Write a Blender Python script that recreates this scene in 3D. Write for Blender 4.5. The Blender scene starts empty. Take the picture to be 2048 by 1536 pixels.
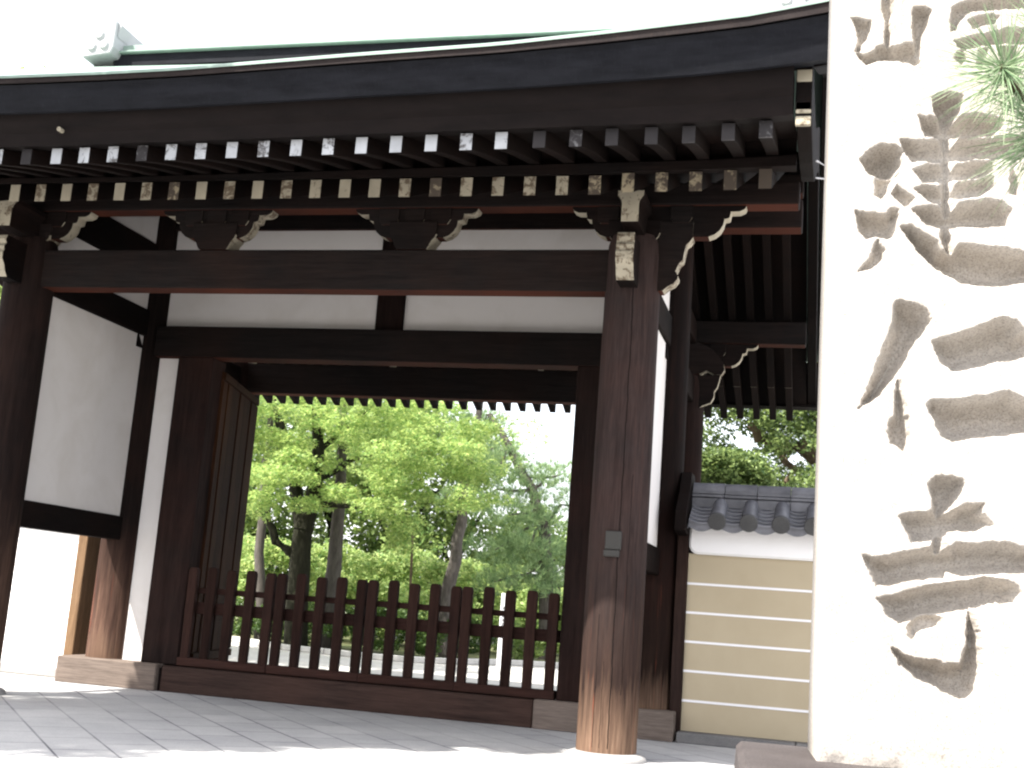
import bpy, math, random
import numpy as np
from mathutils import Vector, Matrix
C = bpy.context.scene
random.seed(7); rng = np.random.default_rng(7)

# ------------------------------------------------------------------ camera
CAM = np.array([1.603, -9.806, 1.069])
RT = np.array([0.96824, 0.23955, 0.0737]); UP = np.array([-0.0270, -0.1940, 0.98063]); FW = np.array([-0.2497, 0.9510, 0.1813])
FW /= np.linalg.norm(FW); RT -= FW*(RT@FW); RT /= np.linalg.norm(RT); UP = np.cross(RT, FW)
FPX = 2461.29
cd = bpy.data.cameras.new('camera'); cam = bpy.data.objects.new('camera', cd); C.collection.objects.link(cam)
cd.sensor_width = 36; cd.lens = FPX/2048*36; cd.clip_start = .05; cd.clip_end = 3000
cam.matrix_world = Matrix(((RT[0], UP[0], -FW[0], CAM[0]), (RT[1], UP[1], -FW[1], CAM[1]), (RT[2], UP[2], -FW[2], CAM[2]), (0, 0, 0, 1)))
C.camera = cam
# ------------------------------------------------------------------ light
SUN = Vector((-1.3, -1.55, 2.76)).normalized()
EL = math.asin(SUN.z); ROT = math.atan2(SUN.x, SUN.y)
W = bpy.data.worlds.new('World'); C.world = W; W.use_nodes = True
nt = W.node_tree; bg = nt.nodes['Background']
sky = nt.nodes.new('ShaderNodeTexSky'); sky.sky_type = 'NISHITA'; sky.sun_disc = False
sky.sun_elevation = EL; sky.sun_rotation = ROT; sky.air_density = 1.0; sky.dust_density = 4.0; sky.ozone_density = 0.6
tcw = nt.nodes.new('ShaderNodeTexCoord'); cn = nt.nodes.new('ShaderNodeTexNoise'); cn.inputs['Scale'].default_value = 2.2; cn.inputs['Detail'].default_value = 6
nt.links.new(tcw.outputs['Generated'], cn.inputs['Vector'])
cr_ = nt.nodes.new('ShaderNodeMapRange'); cr_.inputs['From Min'].default_value = .3; cr_.inputs['From Max'].default_value = .7; cr_.inputs['To Min'].default_value = .55; cr_.inputs['To Max'].default_value = .9
nt.links.new(cn.outputs['Fac'], cr_.inputs[0])
cm = nt.nodes.new('ShaderNodeMixRGB'); cm.inputs[2].default_value = (4.6, 4.6, 4.75, 1)      # thin bright summer cloud over the blue
nt.links.new(cr_.outputs[0], cm.inputs[0]); nt.links.new(sky.outputs[0], cm.inputs[1]); nt.links.new(cm.outputs[0], bg.inputs[0]); bg.inputs[1].default_value = 0.15
sd = bpy.data.lights.new('sun', 'SUN'); sd.energy = 4.2; sd.angle = math.radians(.6); sd.color = (1, .95, .87)
so = bpy.data.objects.new('sun', sd); C.collection.objects.link(so); so.rotation_euler = SUN.to_track_quat('Z', 'Y').to_euler()
so.location = SUN*30
C.view_settings.view_transform = 'Standard'; C.view_settings.look = 'None'; C.view_settings.gamma = 1
C.view_settings.exposure = 1.9
C.cycles.max_bounces = 8; C.cycles.diffuse_bounces = 5; C.cycles.transparent_max_bounces = 8
C.cycles.filter_width = 2.2

def at(px, py, y=None, z=None, x=None):
    "point on the ray through a photo pixel at a chosen real depth"
    d = FW+RT*(px-1024)/FPX-UP*(py-768)/FPX
    t = (y-CAM[1])/d[1] if y is not None else ((z-CAM[2])/d[2] if z is not None else (x-CAM[0])/d[0])
    return CAM+d*t

# ------------------------------------------------------------------ materials
def rgb(c): return (c[0], c[1], c[2], 1)
class N:
    def __init__(s, name):
        s.m = bpy.data.materials.new(name); s.m.use_nodes = True; s.t = s.m.node_tree
        s.b = s.t.nodes['Principled BSDF']; s.out = s.t.nodes['Material Output']
    def n(s, typ, **k):
        o = s.t.nodes.new('ShaderNode'+typ)
        for a, v in k.items():
            if a in o.inputs.keys(): o.inputs[a].default_value = v
            else: setattr(o, a, v)
        return o
    def l(s, a, b): s.t.links.new(a, b)
    def co(s, scale=(1, 1, 1), kind='Object'):
        tc = s.n('TexCoord'); mp = s.n('Mapping'); mp.inputs['Scale'].default_value = scale
        s.l(tc.outputs[kind], mp.inputs[0]); return mp.outputs[0]
    def noise(s, vec, scale, detail=4, rough=.6, dist=0):
        o = s.n('TexNoise'); o.inputs['Scale'].default_value = scale; o.inputs['Detail'].default_value = detail
        o.inputs['Roughness'].default_value = rough; o.inputs['Distortion'].default_value = dist
        s.l(vec, o.inputs['Vector']); return o.outputs['Fac']
    def ramp(s, fac, stops):
        o = s.n('ValToRGB'); e = o.color_ramp.elements
        while len(e) < len(stops): e.new(.5)
        for i, (p, c) in enumerate(stops): e[i].position = p; e[i].color = rgb(c)
        s.l(fac, o.inputs[0]); return o.outputs[0]
    def mix(s, f, a, b, mode='MIX'):
        o = s.n('MixRGB', blend_type=mode)
        for i, v in enumerate((f, a, b)):
            if hasattr(v, 'links'): s.l(v, o.inputs[i])
            else: o.inputs[i].default_value = v if i == 0 else rgb(v)
        return o.outputs[0]
    def math(s, op, a, b=None, clamp=False):
        o = s.n('Math', operation=op, use_clamp=clamp)
        for i, v in enumerate((a, b)):
            if v is None: continue
            if hasattr(v, 'links'): s.l(v, o.inputs[i])
            else: o.inputs[i].default_value = v
        return o.outputs[0]
    def fin(s, col, rough=.7, bump=None, strength=.3, dist=.01, spec=.3):
        if hasattr(col, 'links'): s.l(col, s.b.inputs['Base Color'])
        else: s.b.inputs['Base Color'].default_value = rgb(col)
        s.b.inputs['Roughness'].default_value = rough; s.b.inputs['Specular IOR Level'].default_value = spec
        if bump is not None:
            o = s.n('Bump'); o.inputs['Strength'].default_value = strength; o.inputs['Distance'].default_value = dist
            s.l(bump, o.inputs['Height']); s.l(o.outputs[0], s.b.inputs['Normal'])
        return s.m

def wood(name, axis, dark=(.0064, .0056, .0056), mid=(.0130, .0108, .0104), red=(.025, .0135, .0105), rough=.78, bleach_sun=False, under=True):
    m = N(name); sc = [9, 9, 9]; sc['xyz'.index(axis)] = .55
    v = m.co(sc); g = m.noise(v, 2.2, 6, .65, .3); fine = m.noise(v, 9, 4, .7)
    col = m.ramp(g, [(.25, dark), (.55, mid), (.85, tuple(.5*(a+b) for a, b in zip(mid, red)))])
    big = m.noise(m.co((.9, .9, .9)), 1.3, 4, .6)
    bigf = m.ramp(big, [(.42, (0, 0, 0)), (.72, (1, 1, 1))])
    col = m.mix(m.math('MULTIPLY', bigf, .45), col, red)
    col = m.mix(.5, col, m.ramp(fine, [(.3, (.35, .35, .35)), (.7, (1.25, 1.25, 1.25))]), 'MULTIPLY')
    oi = m.n('ObjectInfo'); rv = m.math('ADD', m.math('MULTIPLY', oi.outputs['Random'], .5), .75)
    if under:   # downward-facing faces mixed towards red, strongest along x
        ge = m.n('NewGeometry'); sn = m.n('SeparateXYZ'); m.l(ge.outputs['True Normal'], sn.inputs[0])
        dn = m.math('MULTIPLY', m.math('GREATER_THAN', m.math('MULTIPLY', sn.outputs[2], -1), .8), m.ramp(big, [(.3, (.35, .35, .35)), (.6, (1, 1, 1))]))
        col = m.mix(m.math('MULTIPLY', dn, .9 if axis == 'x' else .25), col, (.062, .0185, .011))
    hs = m.n('HueSaturation'); m.l(col, hs.inputs['Color']); m.l(rv, hs.inputs['Value']); col = hs.outputs[0]
    if bleach_sun:
        # rain splash has stripped the lower half metre of the pillar to bare orange wood
        sx = m.n('SeparateXYZ'); tc = m.n('TexCoord'); m.l(tc.outputs['Object'], sx.inputs[0])
        st = m.noise(m.co((14, 14, .8)), 1.5, 5, .7)
        h = m.math('ADD', sx.outputs[2], m.math('MULTIPLY', m.math('SUBTRACT', st, .5), -.75))
        f = m.n('MapRange'); f.inputs['From Min'].default_value = .62; f.inputs['From Max'].default_value = .12
        m.l(h, f.inputs[0]); f.clamp = True
        st2 = m.noise(m.co((22, 22, .9)), 1.8, 5, .7)
        f0 = m.n('MapRange'); f0.inputs['From Min'].default_value = 1.75; f0.inputs['From Max'].default_value = .45
        m.l(h, f0.inputs[0]); f0.clamp = True; kb_ = float(bleach_sun)
        col = m.mix(m.math('MULTIPLY', f0.outputs[0], .8), col, m.ramp(st, [(.3, tuple(kb_*c for c in (.022, .013, .0105))), (.55, tuple(kb_*c for c in (.058, .034, .025))), (.75, tuple(kb_*c for c in (.10, .06, .043)))]))  # brown lift above the splash zone paints sunlight on the lower shaft
        pale = m.ramp(st2, [(.3, (.075, .047, .034)), (.6, (.165, .105, .072)), (.8, (.29, .21, .155))])
        col = m.mix(m.math('MULTIPLY', f.outputs[0], .95), col, pale)
        rs = m.ramp(m.noise(m.co((26, 26, .5)), 1.3, 5, .7), [(.60, (0, 0, 0)), (.68, (1, 1, 1))])
        g2 = m.n('MapRange'); g2.inputs['From Min'].default_value = 1.75; g2.inputs['From Max'].default_value = .7
        m.l(sx.outputs[2], g2.inputs[0]); g2.clamp = True
        col = m.mix(m.math('MULTIPLY', m.math('MULTIPLY', rs, g2.outputs[0]), .8), col, (.17, .045, .025))
    if name.startswith('weathered'):   # drying cracks running up the shaft
        tc2 = m.n('TexCoord'); s3 = m.n('SeparateXYZ'); m.l(tc2.outputs['Object'], s3.inputs[0])
        cz = m.n('CombineXYZ'); m.l(s3.outputs[2], cz.inputs[2]); wob = m.noise(cz.outputs[0], 2.3, 5, .6)
        for c0, wd, z0, z1 in ((.045, .0042, .1, 4.3), (-.075, .0026, .1, 1.1), (.12, .0022, .5, 2.2), (-.02, .002, .1, .75)):
            dd = m.math('ABSOLUTE', m.math('SUBTRACT', m.math('ADD', s3.outputs[0], m.math('MULTIPLY', wob, .05)), c0+.025))
            k_ = m.math('MULTIPLY', m.math('LESS_THAN', dd, wd), m.math('MULTIPLY', m.math('GREATER_THAN', s3.outputs[2], z0), m.math('LESS_THAN', s3.outputs[2], z1)))
            k_ = m.math('MULTIPLY', k_, m.math('LESS_THAN', s3.outputs[1], 0.0))
            col = m.mix(m.math('MULTIPLY', k_, .85), col, (.003, .0025, .0025))
    return m.fin(col, rough, m.math('ADD', fine, m.math('MULTIPLY', g, 1.5)), .4, .007, .04)

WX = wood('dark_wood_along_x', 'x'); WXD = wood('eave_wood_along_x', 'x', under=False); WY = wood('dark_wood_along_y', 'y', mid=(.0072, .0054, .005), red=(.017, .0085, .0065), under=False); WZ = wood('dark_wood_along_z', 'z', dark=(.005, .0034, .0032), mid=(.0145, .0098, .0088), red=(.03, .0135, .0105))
WB = wood('weathered_pillar_wood', 'z', dark=(.014, .0105, .0102), mid=(.030, .0225, .0215), red=(.052, .027, .022), bleach_sun=.55)
WQ = wood('dark_pillar_wood', 'z', dark=(.004, .003, .0028), mid=(.010, .0064, .0056), red=(.03, .012, .009), bleach_sun=.3)
WP = wood('sunlit_pillar_wood', 'z', dark=(.005, .0038, .0036), mid=(.0135, .0096, .0088), red=(.03, .0145, .011), bleach_sun=1.9)  # strongest lift: sunlight painted into the wood of the left pillars
WF = wood('fence_wood', 'z', dark=(.010, .0058, .005), mid=(.025, .0135, .0112), red=(.05, .0235, .017))
WFX = wood('fence_rail_wood', 'x', dark=(.016, .009, .008), mid=(.034, .018, .015), red=(.055, .024, .018))
WS = wood('sill_wood', 'x', dark=(.02, .013, .0115), mid=(.042, .027, .0225), red=(.07, .038, .03), under=False)
WS2 = wood('greyed_sill_wood', 'x', dark=(.085, .068, .058), mid=(.13, .105, .09), red=(.16, .125, .105), under=False)
WPOST = wood('wall_post_wood', 'z', dark=(.014, .009, .008), mid=(.026, .0165, .014), red=(.045, .025, .019), under=False)
WPALE = wood('sunlit_post_wood', 'z', dark=(.10, .06, .035), mid=(.19, .12, .07), red=(.28, .18, .11), under=False)  # paler copy of the wall post wood, sunlight painted in
WD = wood('door_wood', 'z', dark=(.008, .0036, .0022), mid=(.024, .0105, .0055), red=(.060, .025, .011))

def paint(name, base, wornc, th, amount=.8):
    m = N(name); oi = m.n('ObjectInfo')
    tc = m.n('TexCoord'); ad = m.n('VectorMath', operation='ADD'); sc = m.n('VectorMath', operation='SCALE'); sc.inputs['Scale'].default_value = 37
    m.l(oi.outputs['Random'], sc.inputs[0]); m.l(tc.outputs['Object'], ad.inputs[0]); m.l(sc.outputs[0], ad.inputs[1])
    n1 = m.noise(ad.outputs[0], 16, 6, .72, .5); n2 = m.noise(ad.outputs[0], 5, 3, .5)
    f = m.math('ADD', n1, m.math('MULTIPLY', m.math('SUBTRACT', oi.outputs['Random'], .5), .22))
    w = m.ramp(f, [(th, (0, 0, 0)), (th+.09, (1, 1, 1))])
    col = m.mix(m.math('MULTIPLY', w, amount), m.ramp(n2, [(.3, tuple(c*.72 for c in base)), (.7, base)]), wornc)
    return m.fin(col, .8, n1, .3, .003)
PALE = paint('yellowed_white_paint', (.36, .325, .25), (.085, .06, .038), .53, .9)
WHITE = paint('flaking_white_paint', (.42, .44, .47), (.05, .045, .045), .56, .9)
WORN = paint('mostly_worn_paint', (.34, .29, .20), (.055, .042, .034), .40, .95)
BARE = paint('bare_end_grain', (.022, .020, .022), (.20, .20, .21), .62, .5)

def plaster(name, base, st=.12, lo=.45):
    m = N(name); n = m.noise(m.co((1, 1, 1)), 1.6, 5, .6, .4); f = m.noise(m.co((1, 1, 1)), 55, 3, .6)
    w = m.ramp(n, [(lo, (0, 0, 0)), (.75, (1, 1, 1))])
    col = m.mix(m.math('MULTIPLY', w, st*2), base, (base[0]*.62, base[1]*.58, base[2]*.5))
    return m.fin(col, .9, f, .08, .004, .15)
PLA = plaster('white_plaster', (.64, .615, .60), .15); PLW = plaster('white_wall_band', (.80, .79, .79), .08)
TAN = plaster('tan_wall_plaster', (.395, .335, .235), .10); LINE = plaster('white_wall_line', (.76, .75, .77), .05)

def stone(name, a, b, spk=.5, scale=1.0, bump=.25):
    m = N(name); v = m.co((1, 1, 1)); n = m.noise(v, 3*scale, 5, .6); sp = m.noise(v, 150*scale, 3, .75); g = m.noise(v, 40*scale, 5, .7)
    col = m.ramp(n, [(.3, a), (.7, b)])
    col = m.mix(spk, col, m.ramp(sp, [(.36, (.25, .25, .25)), (.5, (1, 1, 1)), (.66, (1.25, 1.22, 1.18))]), 'MULTIPLY')
    return m.fin(col, .85, m.math('ADD', g, m.math('MULTIPLY', sp, .6)), bump, .006, .2)
GRAN = stone('carved_granite', (.385, .35, .31), (.45, .425, .395), .5, .8, .22)
PLIN = stone('dark_plinth_stone', (.040, .034, .034), (.075, .066, .065), .6, .6, .5); WBASE = stone('dark_wall_base_stone', (.10, .10, .105), (.18, .175, .17), .5, .8, .5)
BASE = stone('grey_base_stone', (.20, .20, .205), (.33, .32, .31), .4, .8, .4)
KERB = stone('pale_kerb_stone', (.42, .41, .39), (.58, .57, .55), .4, 1, .3)

def copper():
    m = N('copper_roof_patina'); n = m.noise(m.co((3, 1, 1)), 2, 5, .6)
    return m.fin(m.ramp(n, [(.3, (.165, .235, .20)), (.7, (.215, .285, .25))]), .45, n, .1, .01, .4)
COP = copper(); ORN = N('pale_ornament_metal').fin((.33, .34, .35), .6)
def eavemat(name, a, b, bl):
    m = N(name); v = m.co((1, 5, 5)); n = m.noise(v, 2.5, 6, .7); s = m.noise(m.co((40, 9, 9)), 2, 4, .8)
    col = m.ramp(n, [(.3, a), (.75, b)])
    col = m.mix(m.math('MULTIPLY', m.ramp(s, [(.55, (0, 0, 0)), (.8, (1, 1, 1))]), .5), col, bl)
    return m.fin(col, .8, s, .5, .008, .1)
EV1 = eavemat('eave_board_aged', (.015, .012, .0125), (.032, .026, .0255), (.07, .045, .035))
EV2 = eavemat('eave_bark_layer', (.0055, .006, .008), (.015, .016, .0205), (.03, .032, .038))
EV3 = eavemat('eave_lower_board', (.0048, .0036, .0036), (.0105, .0075, .0072), (.0105, .007, .006))
def tile():
    m = N('grey_clay_tile'); v = m.co((1, 1, 1)); n = m.noise(v, 7, 4, .6); s = m.noise(v, 60, 3, .7)
    oi = m.n('ObjectInfo'); hs = m.n('HueSaturation'); m.l(m.ramp(n, [(.3, (.06, .061, .070)), (.7, (.125, .126, .142))]), hs.inputs['Color'])
    m.l(m.math('ADD', m.math('MULTIPLY', oi.outputs['Random'], .5), .75), hs.inputs['Value'])
    return m.fin(hs.outputs[0], .5, s, .2, .003, .5)
TILE = tile(); TILED = stone('dull_tile_face', (.045, .045, .046), (.085, .085, .085), .5, 1, .4)
METAL = N('weathered_metal').fin((.026, .025, .023), .6); CAB = N('grey_cable').fin((.5, .5, .52), .5)

def ground_mat(name, a, b, sc, bump=.3):
    m = N(name); v = m.co((1, 1, 1)); n = m.noise(v, .5, 6, .6); f = m.noise(v, sc, 4, .7)
    col = m.mix(.6, m.ramp(n, [(.3, a), (.7, b)]), m.ramp(f, [(.3, (.65, .65, .65)), (.7, (1.2, 1.2, 1.2))]), 'MULTIPLY')
    return m.fin(col, .9, f, bump, .01, .2)
GRAV = ground_mat('pale_gravel', (.40, .385, .36), (.50, .485, .46), 60)
EARTH = ground_mat('mossy_earth', (.08, .075, .04), (.10, .12, .05), 30)

def paving():
    m = N('granite_paving')
    tc = m.n('TexCoord'); mp = m.n('Mapping'); mp.inputs['Rotation'].default_value = (0, 0, math.radians(49)); m.l(tc.outputs['Object'], mp.inputs[0])
    br = m.n('TexBrick'); br.offset = .5; br.inputs['Scale'].default_value = 1; br.inputs['Mortar Size'].default_value = .009
    br.inputs['Brick Width'].default_value = .62; br.inputs['Row Height'].default_value = .372; br.inputs['Mortar Smooth'].default_value = .25
    br.inputs['Color1'].default_value = (.39, .39, .395, 1); br.inputs['Color2'].default_value = (.45, .45, .45, 1); br.inputs['Mortar'].default_value = (.12, .12, .135, 1)
    m.l(mp.outputs[0], br.inputs['Vector'])
    n = m.noise(tc.outputs['Object'], 1.1, 6, .65); f = m.noise(tc.outputs['Object'], 90, 3, .7)
    col = m.mix(.75, br.outputs['Color'], m.ramp(n, [(.3, (.72, .72, .74)), (.7, (1.15, 1.14, 1.12))]), 'MULTIPLY')
    col = m.mix(.35, col, m.ramp(f, [(.35, (.6, .6, .6)), (.65, (1.2, 1.2, 1.2))]), 'MULTIPLY')
    # joints packed with pale grit in places
    gr = m.ramp(m.noise(tc.outputs['Object'], .55, 4, .6), [(.42, (0, 0, 0)), (.6, (1, 1, 1))])
    col = m.mix(m.math('MULTIPLY', gr, m.math('MULTIPLY', br.outputs['Fac'], .85)), col, (.36, .36, .36))
    sp_ = m.ramp(m.noise(tc.outputs['Object'], 14, 4, .75), [(.66, (0, 0, 0)), (.74, (1, 1, 1))])
    col = m.mix(m.math('MULTIPLY', sp_, .35), col, (.16, .155, .145))
    h = m.math('ADD', m.math('MULTIPLY', br.outputs['Fac'], -3), f)
    return m.fin(col, .8, h, .3, .008, .3)
PAVE = paving()

def leafmat(name, c1, c2, trans=.45, ttint=1.6):
    m = N(name); g = m.n('NewGeometry'); r = g.outputs['Random Per Island']
    col = m.ramp(r, [(0, c1), (1, c2)])
    m.l(col, m.b.inputs['Base Color']); m.b.inputs['Roughness'].default_value = .55; m.b.inputs['Specular IOR Level'].default_value = .3
    tr = m.n('BsdfTranslucent'); hs = m.n('HueSaturation'); hs.inputs['Value'].default_value = ttint; hs.inputs['Hue'].default_value = .485
    m.l(col, hs.inputs['Color']); m.l(hs.outputs[0], tr.inputs[0])
    mx = m.n('MixShader'); mx.inputs[0].default_value = trans
    m.l(m.b.outputs[0], mx.inputs[1]); m.l(tr.outputs[0], mx.inputs[2]); m.l(mx.outputs[0], m.out.inputs[0])
    return m.m
L_MAP = leafmat('maple_leaf', (.09, .20, .05), (.38, .47, .155), .42, 1.6)
L_PIN = leafmat('pine_needle', (.055, .13, .06), (.31, .41, .19), .35, 1.6)
L_NEAR = leafmat('near_pine_needle', (.09, .165, .08), (.31, .39, .24), .3, 1.4)
L_CAM = leafmat('camphor_leaf', (.03, .065, .022), (.22, .30, .10), .4, 1.6)
L_EVG = leafmat('evergreen_leaf', (.06, .12, .03), (.24, .32, .10), .4, 1.6)
L_LITE = leafmat('pale_understory_leaf', (.12, .22, .06), (.37, .45, .17), .45, 1.6)
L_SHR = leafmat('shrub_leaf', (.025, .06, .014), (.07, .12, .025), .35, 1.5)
def bark(name, a, b):
    m = N(name); n = m.noise(m.co((5, 5, 1.2)), 3.5, 6, .7); return m.fin(m.ramp(n, [(.3, a), (.7, b)]), .9, n, .6, .03, .1)
B_DARK = bark('dark_bark', (.008, .008, .005), (.022, .022, .014)); B_GREY = bark('grey_pine_bark', (.045, .04, .036), (.10, .09, .082))
B_BR = bark('brown_bark', (.05, .035, .022), (.13, .10, .07))

# ------------------------------------------------------------------ mesh helpers
class MB:
    def __init__(s): s.v = []; s.f = []; s.m = []
    def add(s, vs, fs, mi=0):
        o = len(s.v); s.v += [tuple(map(float, v)) for v in vs]
        for i, f in enumerate(fs): s.f.append(tuple(o+k for k in f)); s.m.append(mi[i] if isinstance(mi, (list, tuple)) else mi)
        return s
    def box(s, a, b, mi=0):
        x0, y0, z0 = a; x1, y1, z1 = b
        return s.add([(x0, y0, z0), (x1, y0, z0), (x1, y1, z0), (x0, y1, z0), (x0, y0, z1), (x1, y0, z1), (x1, y1, z1), (x0, y1, z1)],
                     [(3, 2, 1, 0), (4, 5, 6, 7), (0, 1, 5, 4), (1, 2, 6, 5), (2, 3, 7, 6), (3, 0, 4, 7)], mi)
    def hexa(s, lo, hi, mi=0):
        "two quads (each 4 points, same order) joined"
        return s.add(list(lo)+list(hi), [(3, 2, 1, 0), (4, 5, 6, 7), (0, 1, 5, 4), (1, 2, 6, 5), (2, 3, 7, 6), (3, 0, 4, 7)], mi)
    def prism(s, poly, ax, d0, d1, mi=0, edge=None):
        "extrude a 2d polygon along axis ax; edge = material per side face"
        def P(p, d): return (d, p[0], p[1]) if ax == 'x' else ((p[0], d, p[1]) if ax == 'y' else (p[0], p[1], d))
        n = len(poly); vs = [P(p, d0) for p in poly]+[P(p, d1) for p in poly]
        fs = [tuple(range(n)), tuple(range(2*n-1, n-1, -1))]; ms = [mi, mi]
        for i in range(n):
            j = (i+1) % n; fs.append((i, i+n, j+n, j)); ms.append(edge[i] if edge else mi)
        return s.add(vs, fs, ms)
    def tube(s, pts, rad, n=10, mi=0, cap=True):
        pts = [Vector(p) for p in pts]; rings = []; o = len(s.v); up = Vector((.3, .2, 1))
        for i, p in enumerate(pts):
            d = (pts[min(i+1, len(pts)-1)]-pts[max(i-1, 0)]).normalized()
            a = d.cross(Vector((1, 0, 0)) if abs(d.x) < .8 else Vector((0, 1, 0))).normalized(); b = d.cross(a)
            r = rad[i] if hasattr(rad, '__len__') else rad
            rings.append([p+(a*math.cos(t)+b*math.sin(t))*r for t in (2*math.pi*k/n for k in range(n))])
        vs = [v for r in rings for v in r]; fs = []
        for i in range(len(pts)-1):
            for k in range(n): fs.append((i*n+k, i*n+(k+1) % n, (i+1)*n+(k+1) % n, (i+1)*n+k))
        if cap: fs.append(tuple(range(n-1, -1, -1))); fs.append(tuple((len(pts)-1)*n+k for k in range(n)))
        return s.add(vs, fs, mi)
    def lathe(s, prof, cx, cy, n=28, mi=0):
        vs = []; fs = []
        for r, z in prof: vs += [(cx+r*math.cos(2*math.pi*k/n), cy+r*math.sin(2*math.pi*k/n), z) for k in range(n)]
        for i in range(len(prof)-1):
            for k in range(n): fs.append((i*n+k, i*n+(k+1) % n, (i+1)*n+(k+1) % n, (i+1)*n+k))
        fs.append(tuple(range(n-1, -1, -1))); fs.append(tuple((len(prof)-1)*n+k for k in range(n)))
        return s.add(vs, fs, mi)
    def build(s, name, mats, parent=None, bevel=0, smooth=False):
        me = bpy.data.meshes.new(name); me.from_pydata(s.v, [], s.f)
        for m in (mats if isinstance(mats, (list, tuple)) else [mats]): me.materials.append(m)
        me.polygons.foreach_set('material_index', s.m)
        me.update()
        import bmesh
        b = bmesh.new(); b.from_mesh(me); bmesh.ops.recalc_face_normals(b, faces=b.faces); b.to_mesh(me); b.free()
        o = bpy.data.objects.new(name, me); C.collection.objects.link(o)
        if smooth:
            me.polygons.foreach_set('use_smooth', [True]*len(me.polygons))
            try: me.set_sharp_from_angle(angle=math.radians(40))
            except Exception: pass
        if bevel:
            bm = o.modifiers.new('bevel', 'BEVEL'); bm.width = bevel; bm.segments = 1; bm.limit_method = 'ANGLE'; bm.angle_limit = math.radians(40)
        if parent: o.parent = parent
        return o
def box(name, a, b, mat, parent=None, bevel=.008): return MB().box(a, b).build(name, mat, parent, bevel)
def tag(o, label=None, cat=None, group=None, kind=None):
    if label: o['label'] = label
    if cat: o['category'] = cat
    if group: o['group'] = group
    if kind: o['kind'] = kind
    return o
def thing(name, label, cat, loc=(0, 0, 0), group=None):
    o = bpy.data.objects.new(name, None); C.collection.objects.link(o); o.empty_display_size = .2
    return tag(o, label, cat, group)
def copy_to(o, parent, loc=None):
    c = o.copy(); C.collection.objects.link(c); c.parent = parent
    if loc is not None: c.location = loc
    return c
def raw(name, V, F, mat, parent=None, smooth=False):
    me = bpy.data.meshes.new(name); nv = len(V); nf = len(F); k = F.shape[1]
    me.vertices.add(nv); me.vertices.foreach_set('co', np.asarray(V, dtype=np.float32).ravel())
    me.loops.add(nf*k); me.loops.foreach_set('vertex_index', np.asarray(F, dtype=np.int32).ravel())
    me.polygons.add(nf); me.polygons.foreach_set('loop_start', np.arange(0, nf*k, k, dtype=np.int32))
    try: me.polygons.foreach_set('loop_total', np.full(nf, k, dtype=np.int32))
    except Exception: pass
    me.materials.append(mat); me.update(calc_edges=True); me.validate()
    if smooth: me.polygons.foreach_set('use_smooth', [True]*nf)
    o = bpy.data.objects.new(name, me); C.collection.objects.link(o)
    if parent: o.parent = parent
    return o

# ------------------------------------------------------------------ setting
rd = MB().add([(-60, -14.5, .004), (40, -14.5, .004), (40, -6.3, .004), (-60, -6.3, .004)], [(0, 1, 2, 3)]).build('road', ground_mat('worn_asphalt', (.05, .05, .052), (.075, .075, .075), 80)); tag(rd, kind='structure')  # unseen dark street, added to cut light bouncing onto the carved stone
g = MB().add([(-900, -900, 0), (900, -900, 0), (900, 900, 0), (-900, 900, 0)], [(0, 1, 2, 3)]).build('ground', GRAV); tag(g, kind='structure')
pv = MB().add([(-14, -6.29, .004), (8, -6.29, .004), (8, 2.2, .004), (-14, 2.2, .004)], [(0, 1, 2, 3)]).build('pavement', PAVE); tag(pv, kind='structure')

# ------------------------------------------------------------------ the gate
G = thing('temple_gate', 'dark timber temple gate with white plaster panels and deep curved copper eaves', 'gate')
S = -5.76; YM = 2.22; YR = 4.44
def sx(x, xs, ys): return float(np.interp(x, xs, ys))
EX = [-7.4, -6.4, -5.6, -4.6, -3.74, -3.07, -1.67, -.65, .05, .71, 1.04, 1.51, 1.7]
EZ = [4.98, 4.89, 4.83, 4.801, 4.80, 4.808, 4.862, 4.894, 4.942, 4.995, 5.024, 5.097, 5.13]
RX = [-7.4, -6.0, -4.24, -3.34, -1.72, -.69, .645, 1.14, 1.7]
RZ = [4.30, 4.24, 4.227, 4.238, 4.258, 4.270, 4.282, 4.305, 4.335]
def ez(x): return sx(x, EX, EZ)
def rz(x): return sx(x, RX, RZ)

# pillars
def pillar(x, y, z0, z1, r, mat):
    prof = [(r*1.0, z0), (r*1.0, z0+.6), (r*.99, z0+(z1-z0)*.55), (r*.965, z1-.18), (r*.93, z1-.07), (r*.84, z1)]
    prof = [(prof[i][0], prof[i][1]) for i in range(len(prof))]
    return MB().lathe(prof, x, y, 40).build('pillar', mat, G, smooth=True)
p_fr = pillar(0, 0, .062, 4.2, .235, WB); p_fl = pillar(S, 0, .062, 4.2, .235, WP)
for o in (p_fr, p_fl): pass
p_mr = pillar(0, YM, .27, 5.25, .245, WQ); p_ml = pillar(S, YM, .27, 5.25, .245, WP)
p_rr = pillar(0, YR, .062, 3.93, .20, WZ); p_rl = pillar(S, YR, .062, 3.93, .20, WZ)
def basestone(x, y, par, r):
    MB().lathe([(r*1.36, -.02), (r*1.36, .012), (r*1.31, .036), (r*1.2, .052), (r*1.08, .0615), (r*1.0, .063)], x, y, 36).build('base_stone', BASE, par, smooth=True)
for x, y, par in ((0, 0, p_fr), (S, 0, p_fl), (0, YR, p_rr), (S, YR, p_rl)): basestone(x, y, par, .235)
MB().box((-.06, -.262, 1.60), (.065, -.20, 1.745)).box((-.068, -.268, 1.545), (.055, -.20, 1.598)).build('metal_plate', METAL, p_fr, bevel=.006)
# long checking cracks in the front pillar
cr = MB()
for a, z0, z1 in ((-1.62, .2, 3.9), (-1.25, .14, 1.5), (-1.9, .14, .8), (-1.05, .9, 2.0)):
    pass

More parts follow.
